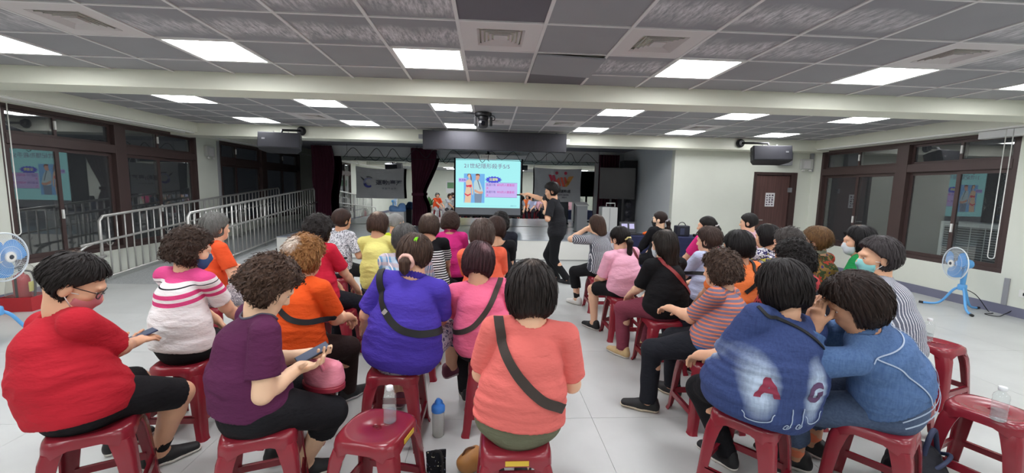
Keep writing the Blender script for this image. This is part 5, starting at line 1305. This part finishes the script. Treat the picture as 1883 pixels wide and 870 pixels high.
pur = P('person with brown curls in a purple top looking down at a phone', (-1.08, 1.93), -52, (-1.01, 1.98, 1.11), (-1.06, 1.92, 20, 'dark red stool under the person in the purple top'),
  hyaw=-8, hpitch=38, bulk=1.16, vox=NEAR, skin='#d8b091', hairc='#3a2a22', hair='curly', hairk=dict(t=.012, c=1.3, tip='#7a5a44'), shirt=cloth_mat('cloth_plum', '#562347'), sleeve=('short', .72), hem=-.02, neckcut=.022,
  wh={'R': (-.90, 1.99, .70, dict(palm=(.2, .2, 1), curl=40, dir=(.8, .6, .15))), 'L': (-.90, 2.13, .71, dict(palm=(0, 0, 1), curl=40, dir=(.8, .2, .1)))}, legs=('capri', '#17171b'), shoes='#161618', wf={'R': (-.98, 2.16, .085), 'L': (-1.18, 2.30, .085)})
phone('phone_glow_b', 'large phone in a dark case in the hands of the person in purple', (-.865, 2.05, .745), (.35, .12, -.9), mat('case_black', '#202126', .4))
pur.neck_trim(cloth_mat('trim_grey', '#5d5a68'))
tt = [pur.hd((.062*math.cos(a), -.03+.056*math.sin(a), -.128)) for a in np.linspace(0, 2*PI, 29)[:-1]]
t = thing('pink_handbag', 'pink handbag with a dark red base on the lap of the person in purple', 'bag', (-.86, 2.16, .515), -.5)
f = Field([Ell((0, 0, .06), (.125, .08, .075), k=.03), Prim((-.08, 0, .11), (.08, 0, .11), .035, k=.05)], [plane((0, 0, .0), (0, 0, -1))], lambda p: (.009*sines(p, 45, 7, 4)).astype(F)); mk('bag_body', [nets(f, .009)], cloth_mat('pink_nylon', '#e08a9c', .5), t)
MB().lathe([(.115, 0), (.128, .008), (.128, .028), (.12, .034)], 28, None, 1, .66).build('base', mat('bag_base_red', '#8e2436', .5), t, 40)
MB().tube(spline([(-.07, -.05, .12), (-.06, -.07, .17), (.05, -.07, .17), (.06, -.05, .12)]), .008, 6).build('handle', mat('pink_handle', '#d4788c', .6), t, True)
b0 = .985
ps = P('person with brown curls in a pink and white striped polo shirt', (-1.92, 2.68), -14, (-1.87, 2.72, 1.16), (-1.91, 2.67, 2, 'dark red stool under the pink and white striped polo'),
  hyaw=-40, hpitch=12, vox=NEAR, skin='#d3a98c', hairc='#2f231d', hair='curly', hairk=dict(t=.016, c=.8, tip='#6b5040'), shirt=cloth_mat('polo_stripes', zbands([(.5, '#eceaea'), (.86, '#d8477f'), (.885, '#eceaea'), (.905, '#d8477f'), (.93, '#eceaea'), (.958, '#22222a'), (.964, '#eceaea'), (.985, '#dd4f8c')])), sleeve=('short', .74), legs=('long', '#17171a'), hem=-.03)
ps.mask(M_maskn)
P('person with grey hair in an orange tee facing the ramp railing end', (-2.55, 3.92), -38, (-2.51, 3.98, 1.17), (-2.55, 3.9, 0, 'dark red stool under the grey haired person in orange near the railing'),
  hyaw=5, hpitch=2, vox=MID, skin='#d0a285', hairc='#54534f', hair='short', hairk=dict(t=.014, low=-.12, tip='#9a9a98'), shirt='#e8562b', sleeve=('short', .75), legs=('long', cloth_mat('dotted_trousers', blobs(['#e9e4e6', '#8d8890', '#e4dee2'], 80))), wh={'R': (-2.2, 4.05, .66), 'L': (-2.3, 4.25, .62)})
bl = P('person with tinted orange blond hair in an orange tee with a black strap', (-1.2, 2.62), -22, (-1.15, 2.68, 1.13), (-1.19, 2.60, 4, 'dark red stool under the person with orange blond hair'),
  hyaw=-10, hpitch=16, vox=NEAR, bulk=1.08, skin='#d0a384', hairc='#7d4f27', hair='curly', hairk=dict(t=.013, c=.5, tip='#d0a067'), crown=((0, -.105, .045), '#eaddd0', .075), shirt='#e4551c', sleeve=('short', .8), legs=('long', '#2a1b1a'), shoes='#18181c', sole='#b9b9bb', wf={'R': (-1.02, 3.0, .085), 'L': (-1.18, 3.02, .085)}, wh={'R': (-.98, 2.92, .66), 'L': (-1.05, 2.98, .66)}, hem=-.06, flare=.02)
bl.strap([(-.085, .995), (-.05, .93), (.01, .86), (.09, .795), (.2, .755)], .034, M_strap)
P('person with black curls in a red tee with dark sleeves below', (-1.48, 3.72), -24, (-1.5, 3.78, 1.18), (-1.34, 3.69, 0, 'dark red stool under the person in the red tee with black curls'),
  hyaw=-4, hpitch=6, vox=MID, skin='#cfa183', hairc='#1b1513', hair='curly', hairk=dict(t=.02, c=.8), shirt='#c9203a', sleeve=('short', .8), legs=('long', '#1c1c24'))
pz = P('person with short dark hair in a white blouse with grey paisley print', (-1.84, 5.2), -24, (-1.79, 5.22, 1.16), (-1.86, 5.18, 0, 'dark red stool under the paisley blouse'),
  hyaw=-12, hpitch=4, vox=FAR, skin='#b98a6d', hairc='#2a1c18', hair='short', hairk=dict(t=.012, low=-.12, tip='#5e4033'), shirt=cloth_mat('paisley', blobs(['#e6e6ea', '#7d7f88', '#e2e2e8', '#8d8f98', '#e8e8ec'], 26, 3)), sleeve=('short', .8), legs=('long', '#2b2b30'), shoes='#d5d1cc', wh={'R': (-1.5, 5.35, .68), 'L': (-1.6, 5.5, .64)})
pz.strap([(-.14, .74), (0, .72), (.16, .71)], .02, M_strap)
P('person with brown bobbed hair in a pale yellow knitted vest', (-1.14, 4.40), -8, (-1.15, 4.44, 1.18), (-1.13, 4.38, 0, 'dark red stool under the pale yellow vest'),
  hyaw=-8, hpitch=4, vox=MID, skin='#c99c7e', hairc='#33231d', hair='bob', hairk=dict(t=.008, low=-.09, tip='#7d6556'), crown=((0, -.05, .1), '#9c8b7d', .06), shirt='#e2dc84', sleeve=('short', .7), legs=('long', '#5a6683'))
P('person with tied grey hair in a lime green top at the front', (-1.12, 5.33), -12, (-1.17, 5.36, 1.12), (-1.12, 5.3, 0, 'dark red stool under the lime green top'),
  hyaw=-20, hpitch=4, vox=FAR, skin='#cfa184', hairc='#7f7f7d', hair='bun', hairk=dict(tip='#b5b5b3'), shirt='#c3d42a', sleeve=('short', .7), legs=('long', '#2a2a30'))
bv = P('person with a ponytail and pink scrunchie in a violet blue tee', (-.52, 2.55), -6, (-.45, 2.58, 1.16), (-.57, 2.54, 0, 'dark red stool under the violet blue tee'),
  hyaw=-6, hpitch=14, hroll=4, vox=NEAR, bulk=1.2, skin='#cfa386', hairc='#33241d', hair='pony', hairk=dict(t=.014, tie='#e2b3a6', tie_r=.014, len=.07, base=(0, -.105, -.045), dx=0, tip='#7a5f4e'), collar='#43339c', shirt='#4b3aa8', sleeve=('short', .85), hem=-.09, flare=.03, loose=.02, legs=('capri', cloth_mat('printed_leggings', blobs(['#6d6a86', '#b9b6c4', '#4b4a66'], 34))), shoes='#6a3448', sole='#b8a9ae', wf={'R': (-.26, 2.98, .27, dict(toe=(.75, .45, .22))), 'L': (-.62, 2.92, .085)}, knees={'R': (.5, 1, .4)}, wh={'L': (-.82, 2.78, .66), 'R': (-.35, 2.86, .62)})
bv.strap([(-.115, 1.01), (-.10, .94), (-.05, .85), (.03, .775), (.13, .735), (.21, .725)], .042, M_strap)
MB().prism([(-.012, -.016), (.012, -.016), (.012, .016), (-.012, .016)], -.003, .003).build('buckle', M_steel, bv.root, False, .001, loc=Vector(hit(bv.shirt_raw, (-.055, -.7, .855), (0, 1, 0)))+Vector((0, -.011, 0)), rot=(0, .7, 0))
hp = hit(bv.hair_f, bv.hd((.035, -.6, .08)), (0, 1, 0)); hp = hp if hp is not None else bv.hd((.03, -.1, .06))
MB().prism([(-.02, -.028), (-.004, -.03), (.004, -.01), (.016, -.018), (.02, .0), (.004, .014), (.006, .034), (-.006, .03), (-.014, .006)], -.006, .004).build('hair_clip', mat('clip_lime', '#8be81e', .4), bv.root, False, .001, loc=Vector(hp)+Vector((0, -.006, 0)), rot=(0, .3, 0)).scale = (1.35, 1, 1.35)
P('person with cropped grey hair in a pale blue plaid shirt', (-.68, 3.47), -4, (-.70, 3.52, 1.14), (-.6, 3.46, 0, 'dark red stool under the blue plaid shirt'),
  hyaw=10, hpitch=4, vox=MID, skin='#c3957a', hairc='#3c3a38', hair='short', hairk=dict(t=.01, tip='#8a8886'), shirt=cloth_mat('plaid_blue', plaid('#6f9fc4', '#b7c6d4', '#caa9a6', 14)), sleeve=('long', 1.7), legs=('long', '#7d8492'), bulk=1.1, loose=.02)
P('person with brown bobbed hair in a black top with a striped back panel', (-.6, 4.41), -6, (-.62, 4.44, 1.17), (-.57, 4.4, 0, 'dark red stool under the black and white striped top'),
  hyaw=-4, hpitch=4, vox=MID, skin='#c99b7d', hairc='#33251f', hair='bob', hairk=dict(t=.01, low=-.10, tip='#7d6a5c'), crown=((0, -.05, .1), '#a39486', .055), shirt=cloth_mat('bw_stripes', (lambda t, o: t.mix(t.math('MULTIPLY', t.math('GREATER_THAN', t.sep(o)[0], -.07), t.math('LESS_THAN', t.sep(o)[2], .92)), lin('#151518'), stripes('#e9e9ea', '#1a1a1d', 40, .5)(t, o)))), sleeve=('short', .8), legs=('long', '#19191c'), neckcut=.03)
P('person with dark curls in a magenta polo shirt', (-.44, 4.98), -6, (-.45, 5.02, 1.17), (-.42, 4.97, 0, 'dark red stool under the magenta polo shirt'),
  hyaw=-4, hpitch=4, vox=FAR, skin='#c99b7d', hairc='#2a1d19', hair='curly', hairk=dict(t=.012, c=.5, tip='#5c4235'), shirt='#cf3080', sleeve=('short', .8), legs=('long', '#17171a'), collar='#c02874')
hk = P('person with plum tinted hair in a hot pink tee with a dark strap', (-.02, 2.69), 0, (-.06, 2.72, 1.10), (.04, 2.68, 0, 'dark red stool under the hot pink tee'),
  hyaw=-2, hpitch=14, hroll=6, vox=NEAR, skin='#c99b7d', hairc='#2a171b', hair='bob', hairk=dict(t=.008, low=-.10, tip='#6b4148'), crown=((.03, -.075, .075), '#8d6c70', .05), shirt='#ee6f92', sleeve=('short', .8), legs=('long', '#1a1a1d'), hem=-.06, flare=.02)
hk.strap([(.10, .985), (.06, .90), (0, .80), (-.07, .72), (-.17, .67)], .034, M_strapb)
P('person with grey brown hair in a coral orange top', (-.02, 3.64), -4, (-.05, 3.66, 1.18), (0, 3.62, 0, 'dark red stool under the coral orange top'),
  hyaw=-6, hpitch=4, vox=MID, skin='#cfa184', hairc='#40322c', hair='bob', hairk=dict(t=.014, low=-.09, tip='#8d7d74'), shirt='#ee6a4d', sleeve=('short', .8), legs=('long', '#22222a'), bulk=1.1, neckcut=.02)
P('person with brown hair in a wide necked black top behind the coral top', (.1, 4.35), -2, (.08, 4.38, 1.16), (.1, 4.33, 0, 'dark red stool under the wide necked black top'),
  hyaw=-4, hpitch=4, vox=MID, skin='#d0a586', hairc='#2f201c', hair='bob', hairk=dict(t=.01, low=-.10, tip='#5e463c'), shirt='#16161a', sleeve=('short', .7), legs=('long', '#22222a'), neckcut=.05)
P('person with big black curls in a dark navy tee at the front', (.17, 5.13), -2, (.15, 5.16, 1.16), (.16, 5.12, 0, 'dark red stool under the dark navy tee'),
  hyaw=-6, hpitch=4, vox=FAR, skin='#d0a586', hairc='#120e0e', hair='curly', hairk=dict(t=.014, c=.8), shirt='#1f222c', sleeve=('short', .9), legs=('long', '#1c1c24'))
sa = P('person with a dark bob in a salmon tee with a brown strap, nearest the aisle', (.15, 1.79), 0, (.19, 1.80, 1.135), (.135, 1.79, 0, 'dark red stool with a yellow label under the salmon tee'), 0,
  hyaw=2, hpitch=8, vox=NEAR, bulk=1.04, skin='#d3a88a', hairc='#15100f', hair='bob', hairk=dict(t=.013, low=-.125, tip='#4a3c36'), crown=((.0, -.05, .1), '#6d5f57', .05), shirt='#de6f68', sleeve=('short', .8), legs=('shorts', '#6b6d58'), hem=.0, flare=.022, shoes='#19191b', wf={'R': (.20, 2.1, .085), 'L': (.06, 2.1, .085)}, wh={'R': (.33, 2.04, .64), 'L': (.0, 2.05, .62)})
sa.strap([(-.095, .985), (-.075, .91), (-.01, .81), (.07, .73), (.14, .685), (.165, .665)], .042, M_strapb)
# ---------------- rows on the door side
P('person with brown hair in a grey striped shirt resting a hand on the cheek', (1.48, 5.36), 24, (1.41, 5.38, 1.14), (1.49, 5.35, 0, 'dark red stool under the grey striped shirt'),
  hyaw=12, hpitch=8, hroll=-6, vox=FAR, skin='#d6ad90', hairc='#33241e', hair='long', hairk=dict(t=.002, len=.13, tip='#6b5140'), shirt=cloth_mat('grey_stripes', stripes('#c3c6cc', '#4f525c', 75, .58, 0)), sleeve=('short', .8), legs=('crop', '#18181b'), shoes='#dedcd8', wh={'L': (1.29, 5.46, 1.06, dict(curl=60, palm=(1, 0, 0))), 'R': (1.6, 5.7, .62)}, elbows={'L': (-1, .1, -.9)}, sock='#1a1a1c')
hd_ = P('person with a black ponytail in a pale pink hooded top', (1.46, 4.32), 16, (1.40, 4.36, 1.08), (1.46, 4.33, 0, 'dark red stool under the pale pink hooded top'), 1,
  hyaw=14, hpitch=10, vox=MID, skin='#d3a98c', hairc='#17110f', hair='pony', hairk=dict(t=.004, len=.19, tie='#d9c98a', base=(0, -.1, .0)), hood=1, shirt='#eeb0c6', sleeve=('short', .9), hem=-.10, flare=.02, legs=('shorts', '#18181b'), shoes='#1d1d20', wf={'L': (1.22, 4.56, .085), 'R': (1.5, 4.7, .085)})
hd_.mask(M_maskw); hd_.strap([(.09, .93), (.13, .87), (.18, .80)], .024, mat('strap_maroon', '#6e2a30', .6))
bt = P('person with long black hair in a black tee with a dark red strap', (1.57, 3.55), 18, (1.55, 3.58, 1.12), (1.56, 3.55, 0, 'dark red stool under the black tee with the red strap'),
  hyaw=16, hpitch=4, vox=MID, bulk=1.08, skin='#d6ad90', hairc='#17120f', hair='long', hairk=dict(t=.004, len=.17, tip='#4a4039'), crown=((0, -.03, .1), '#7d736c', .05), shirt='#131316', sleeve=('short', .9), hem=-.09, flare=.02, legs=('long', '#7d3a4a'), shoes='#c9ad7e', wf={'L': (1.30, 3.78, .085), 'R': (1.6, 3.95, .085)})
bt.mask(M_maskw); bt.strap([(-.08, .965), (-.02, .88), (.08, .78), (.17, .70)], .034, mat('strap_red', '#8e2f30', .55))
km = P('person with tied hair and a black mask in black at the navy table', (2.62, 6.25), 20, (2.63, 6.28, 1.16), (2.62, 6.24, 0, 'dark red stool by the navy table under the person in black'),
  hyaw=32, hpitch=0, vox=FAR, skin='#d8b295', hairc='#241815', hair='pony', hairk=dict(len=.12, tie='#9a969a', tie_r=.014, base=(0, -.1, .0)), shirt='#17171b', sleeve=('long', 1.8), legs=('long', '#17171b'))
km.mask(M_maskk)
P('person with a ponytail in a magenta top at the end of the navy table', (2.82, 5.18), 25, (2.81, 5.22, 1.16), (2.82, 5.17, 0, 'dark red stool under the magenta top'),
  hyaw=28, hpitch=4, vox=FAR, skin='#cfa184', hairc='#15110f', hair='pony', hairk=dict(len=.16, tie='#d5d2d2', base=(0, -.105, .03)), shirt='#da2f7c', sleeve=('short', .9), legs=('long', '#22222a'))
lb = P('person with short dark hair in a pale blue tee with a black strap', (2.14, 3.92), 24, (2.16, 3.96, 1.12), (2.14, 3.9, 0, 'dark red stool under the pale blue tee'),
  hyaw=16, hpitch=6, vox=MID, bulk=1.1, skin='#d3a98c', hairc='#2f211c', hair='short', hairk=dict(t=.012, low=-.11, tip='#5a4a40'), shirt='#b9c3e0', sleeve=('short', .8), legs=('long', '#2a2a33'), hem=-.06)
lb.strap([(.10, .98), (.03, .91), (-.08, .84), (-.19, .79)], .034, M_strap)
P('person with brown curls in an orange and grey striped tee beside the aisle', (1.53, 2.67), 42, (1.57, 2.70, 1.07), (1.52, 2.67, 0, 'dark red stool under the orange and grey striped tee'), 1,
  hyaw=-8, hpitch=8, vox=NEAR, bulk=1.06, skin='#cfa183', hairc='#33251f', hair='curly', hairk=dict(t=.012, c=.7, tip='#8a6f5c'), shirt=cloth_mat('orange_stripes', (lambda t, o: t.mix(t.math('LESS_THAN', t.sep(o)[2], .59), stripes('#e0805f', '#7d7488', 42, .62)(t, o), lin('#48689c')))), sleeve=('short', .85), hem=-.08, flare=.022, legs=('long', '#1d1f26'), shoes='#1b1b1d', sole='#cdbfa8', wf={'L': (1.17, 2.80, .085, dict(toe=(-.35, .9, 0))), 'R': (1.45, 3.03, .085)}, wh={'L': (1.36, 2.95, .72), 'R': (1.55, 3.0, .68)})
oj = P('person with black hair in a bright orange tee', (2.0, 3.17), 14, (1.99, 3.2, 1.16), (2.0, 3.16, 0, 'dark red stool under the bright orange tee'),
  hyaw=8, hpitch=6, vox=MID, bulk=1.05, skin='#c3957a', hairc='#110d0d', hair='bob', hairk=dict(t=.008, low=-.11), shirt='#ef7f45', sleeve=('short', .8), legs=('long', '#20202a'), hem=-.08)
oj.strap([(.08, .99), (.05, .93), (-.03, .86)], .03, M_strap)
P('person with short black hair in a pale pink top beside the door', (3.76, 5.78), 25, (3.75, 5.82, 1.17), (3.76, 5.77, 0, 'dark red stool under the pale pink top beside the door'),
  hyaw=25, hpitch=4, vox=FAR, skin='#d3a98c', hairc='#141111', hair='short', hairk=dict(t=.008, low=-.10), shirt='#e6bcc8', sleeve=('short', .8), legs=('long', '#22222a'))
P('person with black hair in a navy, yellow and white patterned top', (2.9, 4.13), 20, (2.89, 4.16, 1.14), (2.9, 4.12, 0, 'dark red stool under the navy patterned top'),
  hyaw=10, hpitch=4, vox=MID, bulk=1.1, skin='#c99b7d', hairc='#141010', hair='bob', hairk=dict(t=.008, low=-.10), crown=((0, -.02, .105), '#8d7c66', .04), shirt=cloth_mat('navy_pattern', blobs(['#1f1d4a', '#d6cf5a', '#26245c', '#e2e2e6', '#17163a', '#3a3a8e'], 12, 3, (1, 1, 3))), sleeve=('short', .8), legs=('long', '#20202a'))
P('person with greying black hair in a light pink top behind the black floral top', (2.57, 3.36), 18, (2.55, 3.4, 1.17), (2.57, 3.35, 0, 'dark red stool under the light pink top behind the floral one'),
  hyaw=10, hpitch=4, vox=MID, bulk=1.08, skin='#c99b7d', hairc='#35302e', hair='curly', hairk=dict(t=.008, c=.4, tip='#6b6663'), shirt='#e9bccb', sleeve=('short', .8), legs=('long', '#20202a'))
P('person with wavy black hair in a black top with red and white flowers', (2.12, 2.70), 20, (2.1, 2.74, 1.14), (2.12, 2.70, 0, 'dark red stool under the black floral top'),
  hyaw=12, hpitch=4, vox=NEAR, bulk=1.08, skin='#cfa183', hairc='#15100f', hair='curly', hairk=dict(t=.012, c=.5), shirt=cloth_mat('black_floral', blobs(['#17161a', '#b8464a', '#1a191d', '#17161a', '#d6d2cc', '#1c1b20'], 9, 3)), sleeve=('short', .8), legs=('long', '#20202a'))
de = P('person with a black bob in a loose denim tunic with letters on the back', (1.40, 1.98), 8, (1.49, 2.0, 1.11), (1.37, 1.98, 40, 'dark red stool under the denim tunic'),
  hyaw=2, hpitch=14, vox=NEAR, bulk=1.12, skin='#cfa183', hairc='#120e0e', hair='bob', hairk=dict(t=.022, low=-.12, tip='#3a302d'),
  shirt=cloth_mat('washed_denim', (lambda t, o: t.mix(t.ramp(t.math('MULTIPLY', t.math('ADD', *[t.math('MULTIPLY', 1.0, t.math('SUBTRACT', 1.0, t.math('MINIMUM', 1.0, (lambda v: (t.link(t.map(o, (1/.085, 0, 1/.19), (-cx/.085, 0, -cz/.19)), v.inputs[0]), v.outputs['Value'])[1])(t.add('ShaderNodeVectorMath', operation='LENGTH'))))) for cx, cz in ((-.165, .69), (.10, .665))]), t.math('ADD', .75, t.noise(t.map(o, (40, 40, 6)), 2, 3))), [(.08, 0.0), (.95, 1.0)]), t.mix(t.noise(t.map(o, (60, 60, 8)), 2, 4), lin('#2e3a63'), lin('#435484')), lin('#b9cade')))), sleeve=('short', .95), loose=.034, flare=.09, hem=-.11, legs=('long', '#17171b'), shoes='#17171a', wf={'L': (1.40, 2.20, .085), 'R': (1.68, 2.16, .085)}, wh={'L': (1.22, 2.22, .66), 'R': (1.62, 2.3, .64)}, neckcut=.03)
de.strap([(-.08, 1.0), (-.02, .985), (.08, .93), (.2, .84)], .016, M_strap)
for ch, x, z, c in (('A', -.14, .69, '#8e2f48'), ('G', .085, .665, '#5a3c5e')):
    me = text_mesh(ch, .125, mat('embroidery_'+ch, c, .8), .0, bold=.006); bm = bmesh.new(); bm.from_mesh(me); bmesh.ops.triangulate(bm, faces=bm.faces)
    for it in range(4): bmesh.ops.subdivide_edges(bm, edges=[e for e in bm.edges if e.calc_length() > .012], cuts=1); bmesh.ops.triangulate(bm, faces=bm.faces)
    bm.to_mesh(me); bm.free(); de.project(me, 'letter', x, z)
M_st = mat('denim_thread', '#a9b8cc', .8)
for cx, cz in ((-.17, .575), (.11, .555)):
    pts = [(cx+.06*math.cos(a)*(1+.12*math.sin(5*a)), cz+.045*math.sin(a)) for a in np.linspace(PI, 2*PI, 16)]; de.strap(pts, .004, M_st, 'stitching', .002)
for cx in (-.03, .03):
    pts = [(cx, .60), (cx+.003, .55), (cx-.005, .52)]+[(cx-.02+.018*math.cos(a)*(1-i/14), .515+.018*math.sin(a)*(1-i/14)) for i, a in enumerate(np.linspace(0, -2.5*PI, 12))]; de.strap(pts, .004, M_st, 'stitching', .002)
jk = P('person with bushy dark brown hair in a denim jacket leaning on both hands', (2.02, 1.90), 36, (1.79, 1.90, 1.06), (1.97, 1.88, 36, 'dark red stool under the denim jacket'),
  hyaw=26, hpitch=26, hroll=-6, vox=NEAR, bulk=1.12, skin='#b98a6d', hairc='#1f1512', hair='bob', hairk=dict(t=.030, low=-.125, amp=.0035, tip='#4a352b'), crown=((-.0, .0, .115), '#8a7362', .035), shirt=cloth_mat('denim_jacket', (lambda t, o: t.mix(t.noise(t.map(o, (60, 60, 8)), 2, 4), lin('#3b5580'), lin('#6683ad')))), sleeve=('long', 1.85), loose=.024, flare=.008, hem=.055, legs=('crop', cloth_mat('blue_jeans', (lambda t, o: t.mix(t.noise(t.map(o, (40, 40, 40)), 2, 4), lin('#3b4860'), lin('#596983'))))), shoes='#171719', wf={'L': (1.80, 2.16, .085), 'R': (2.0, 2.28, .085)}, knees={'L': (-.6, 1, .3), 'R': (-.1, 1, .3)}, wh={'L': (1.645, 1.93, .93, dict(dir=(.1, .1, 1), palm=(.9, -.4, 0), curl=45)), 'R': (1.72, 2.06, .93, dict(dir=(.1, -.1, 1), palm=(.6, -.7, 0), curl=45))}, elbows={'L': (-.5, .3, -1), 'R': (.6, .6, -1)}, sock='#e0805f', collar=cloth_mat('denim_collar', '#4f698f'))
for pts in ([(-.17, .35), (-.08, .335), (0, .33), (.08, .335), (.17, .35)], [(-.125, .34), (-.095, .2), (-.07, .03)], [(.125, .34), (.095, .2), (.07, .03)], [(-.19, .03), (0, .02), (.19, .03)], [(-.19, -.01), (0, -.02), (.19, -.01)]): jk.strap(pts, .006, M_st, 'seam', .002, True)
us = Field([Prim(jk.P+jk.up*F(-.03), jk.P+jk.up*F(.10), .186, .172, jk.side, .148, .136, .03)], [plane(jk.P+jk.up*F(.0), -jk.up), plane(jk.P+jk.up*F(.085), jk.up)], lambda p: (.003*sines(p, 40, 3, 3)).astype(F)); mk('undershirt', [nets(us, .011)], cloth_mat('undershirt', stripes('#a9bfe0', '#8ea9d0', 40, .5)), jk.root)
P('person with short orange brown hair in a red and green floral top', (3.13, 3.73), 24, (3.11, 3.77, 1.15), (3.13, 3.72, 0, 'dark red stool under the red and green floral top'),
  hyaw=16, hpitch=2, vox=MID, bulk=1.1, skin='#cfa183', hairc='#4a301c', hair='short', hairk=dict(t=.016, low=-.11, tip='#b08a50'), shirt=cloth_mat('autumn_floral', blobs(['#4a2c2e', '#a8402f', '#3d4a2e', '#8a6a3a', '#463a6a', '#b85a3a'], 9, 3)), sleeve=('short', .9), legs=('long', '#20202a'), collar='#8d8f7d')
gr = P('person with black hair and a white mask in a green tee by the windows', (3.26, 3.42), 38, (3.24, 3.46, 1.19), (3.28, 3.42, 0, 'dark red stool under the green tee'),
  hyaw=22, hpitch=4, vox=MID, skin='#cfa183', hairc='#120f10', hair='bob', hairk=dict(t=.012, low=-.12), crown=((0, -.0, .108), '#8a6f50', .04), shirt='#1f8a4a', sleeve=('short', .85), legs=('long', '#20202a'), wh={'L': (2.95, 3.55, .74), 'R': (3.2, 3.78, .66)})
gr.mask(M_maskw)
ws = P('person with an aqua mask in a white pinstriped shirt', (2.72, 2.56), 46, (2.6, 2.62, 1.18), (2.74, 2.56, 10, 'dark red stool under the white pinstriped shirt'),
  hyaw=24, hpitch=2, vox=NEAR, bulk=1.08, skin='#c99b7d', hairc='#2f2a2b', hair='short', hairk=dict(t=.014, low=-.10, tip='#5e5758', y=.012), shirt=cloth_mat('pinstripe', stripes('#dfe0e4', '#6b6e7c', 62, .72, 0, 0, (0, 0, .5))), sleeve=('short', .9), legs=('long', '#20202a'), hem=-.04)
ws.mask(M_maskb)
# ---------------- the presenter
pre = Person('presenter standing in black, holding a microphone and pointing at the screen', (1.2, 6.93), 68, (1.04, 6.93, 1.56), hyaw=14, hpitch=14, vox=MID, size=1.06, skin='#cfa183', hairc='#14110f', hair='short', hairk=dict(t=.014, low=-.1), sock='#17181b',
  shirt='#232428', sleeve=('short', .85), hem=-.05, flare=.004, legs=('long', '#17181b'), shoes='#1c1c20', sole='#2a2a2e', seated=False, pelvis=(*LOC((1.2, 6.93), 68, (1.15, 6.93, 0))[:2], .87), sc=None,
  hands={'R': (*LOC((1.2, 6.93), 68, (.67, 7.30, 1.49)), dict(curl=20, point=1, dir=LOC((0, 0), 68, (-1, .15, .05)), palm=(0, 0, -1))), 'L': (*LOC((1.2, 6.93), 68, (.93, 6.80, 1.31)), dict(curl=75, dir=LOC((0, 0), 68, (-.3, .3, 1)), palm=LOC((0, 0), 68, (-.4, .9, 0))))},
  elbows={'R': (.3, 0, -.6), 'L': (-.45, .1, -1)}, feet={'L': (*LOC((1.2, 6.93), 68, (1.34, 6.84, .085)), dict(toe=LOC((0, 0), 68, (-.6, .6, 0)))), 'R': (*LOC((1.2, 6.93), 68, (1.18, 7.05, .085)), dict(toe=LOC((0, 0), 68, (-.9, .3, 0))))}, knees={'L': (0, 1, .1), 'R': (0, 1, .1)}, bulk=1.06, loose=.018)
c_, f_, n_, s_ = pre.palm['L']; c_ = Vector(c_); ax = Vector(LOC((0, 0), 68, (.1, .15, 1))).normalized()
t = thing('microphone', 'black handheld microphone held by the presenter', 'microphone', pre.world(c_)); R_ = Matrix.Rotation(math.radians(68), 3, 'Z'); axw = R_ @ ax
Q = axw.to_track_quat('Z', 'Y').to_matrix().to_4x4()
MB().lathe([(.011, -.10), (.013, -.09), (.015, .06), (.018, .075)], 16, Q).build('handle', M_black, t, 40); MB().lathe([(.018, .075), (.025, .09), (.026, .11), (.018, .13), (.004, .135)], 18, Q).build('mesh_head', mat('mic_grey', '#3a3a3e', .4, .5), t, True)
c_ = pre.palm['R'][0]+pre.palm['R'][1]*F(.06); t = thing('remote_pointer', 'small black remote pointer in the presenter raised hand', 'remote', pre.world(c_), .3); box('body', -.075, .02, -.012, .012, -.01, .01, M_black, t, .004)
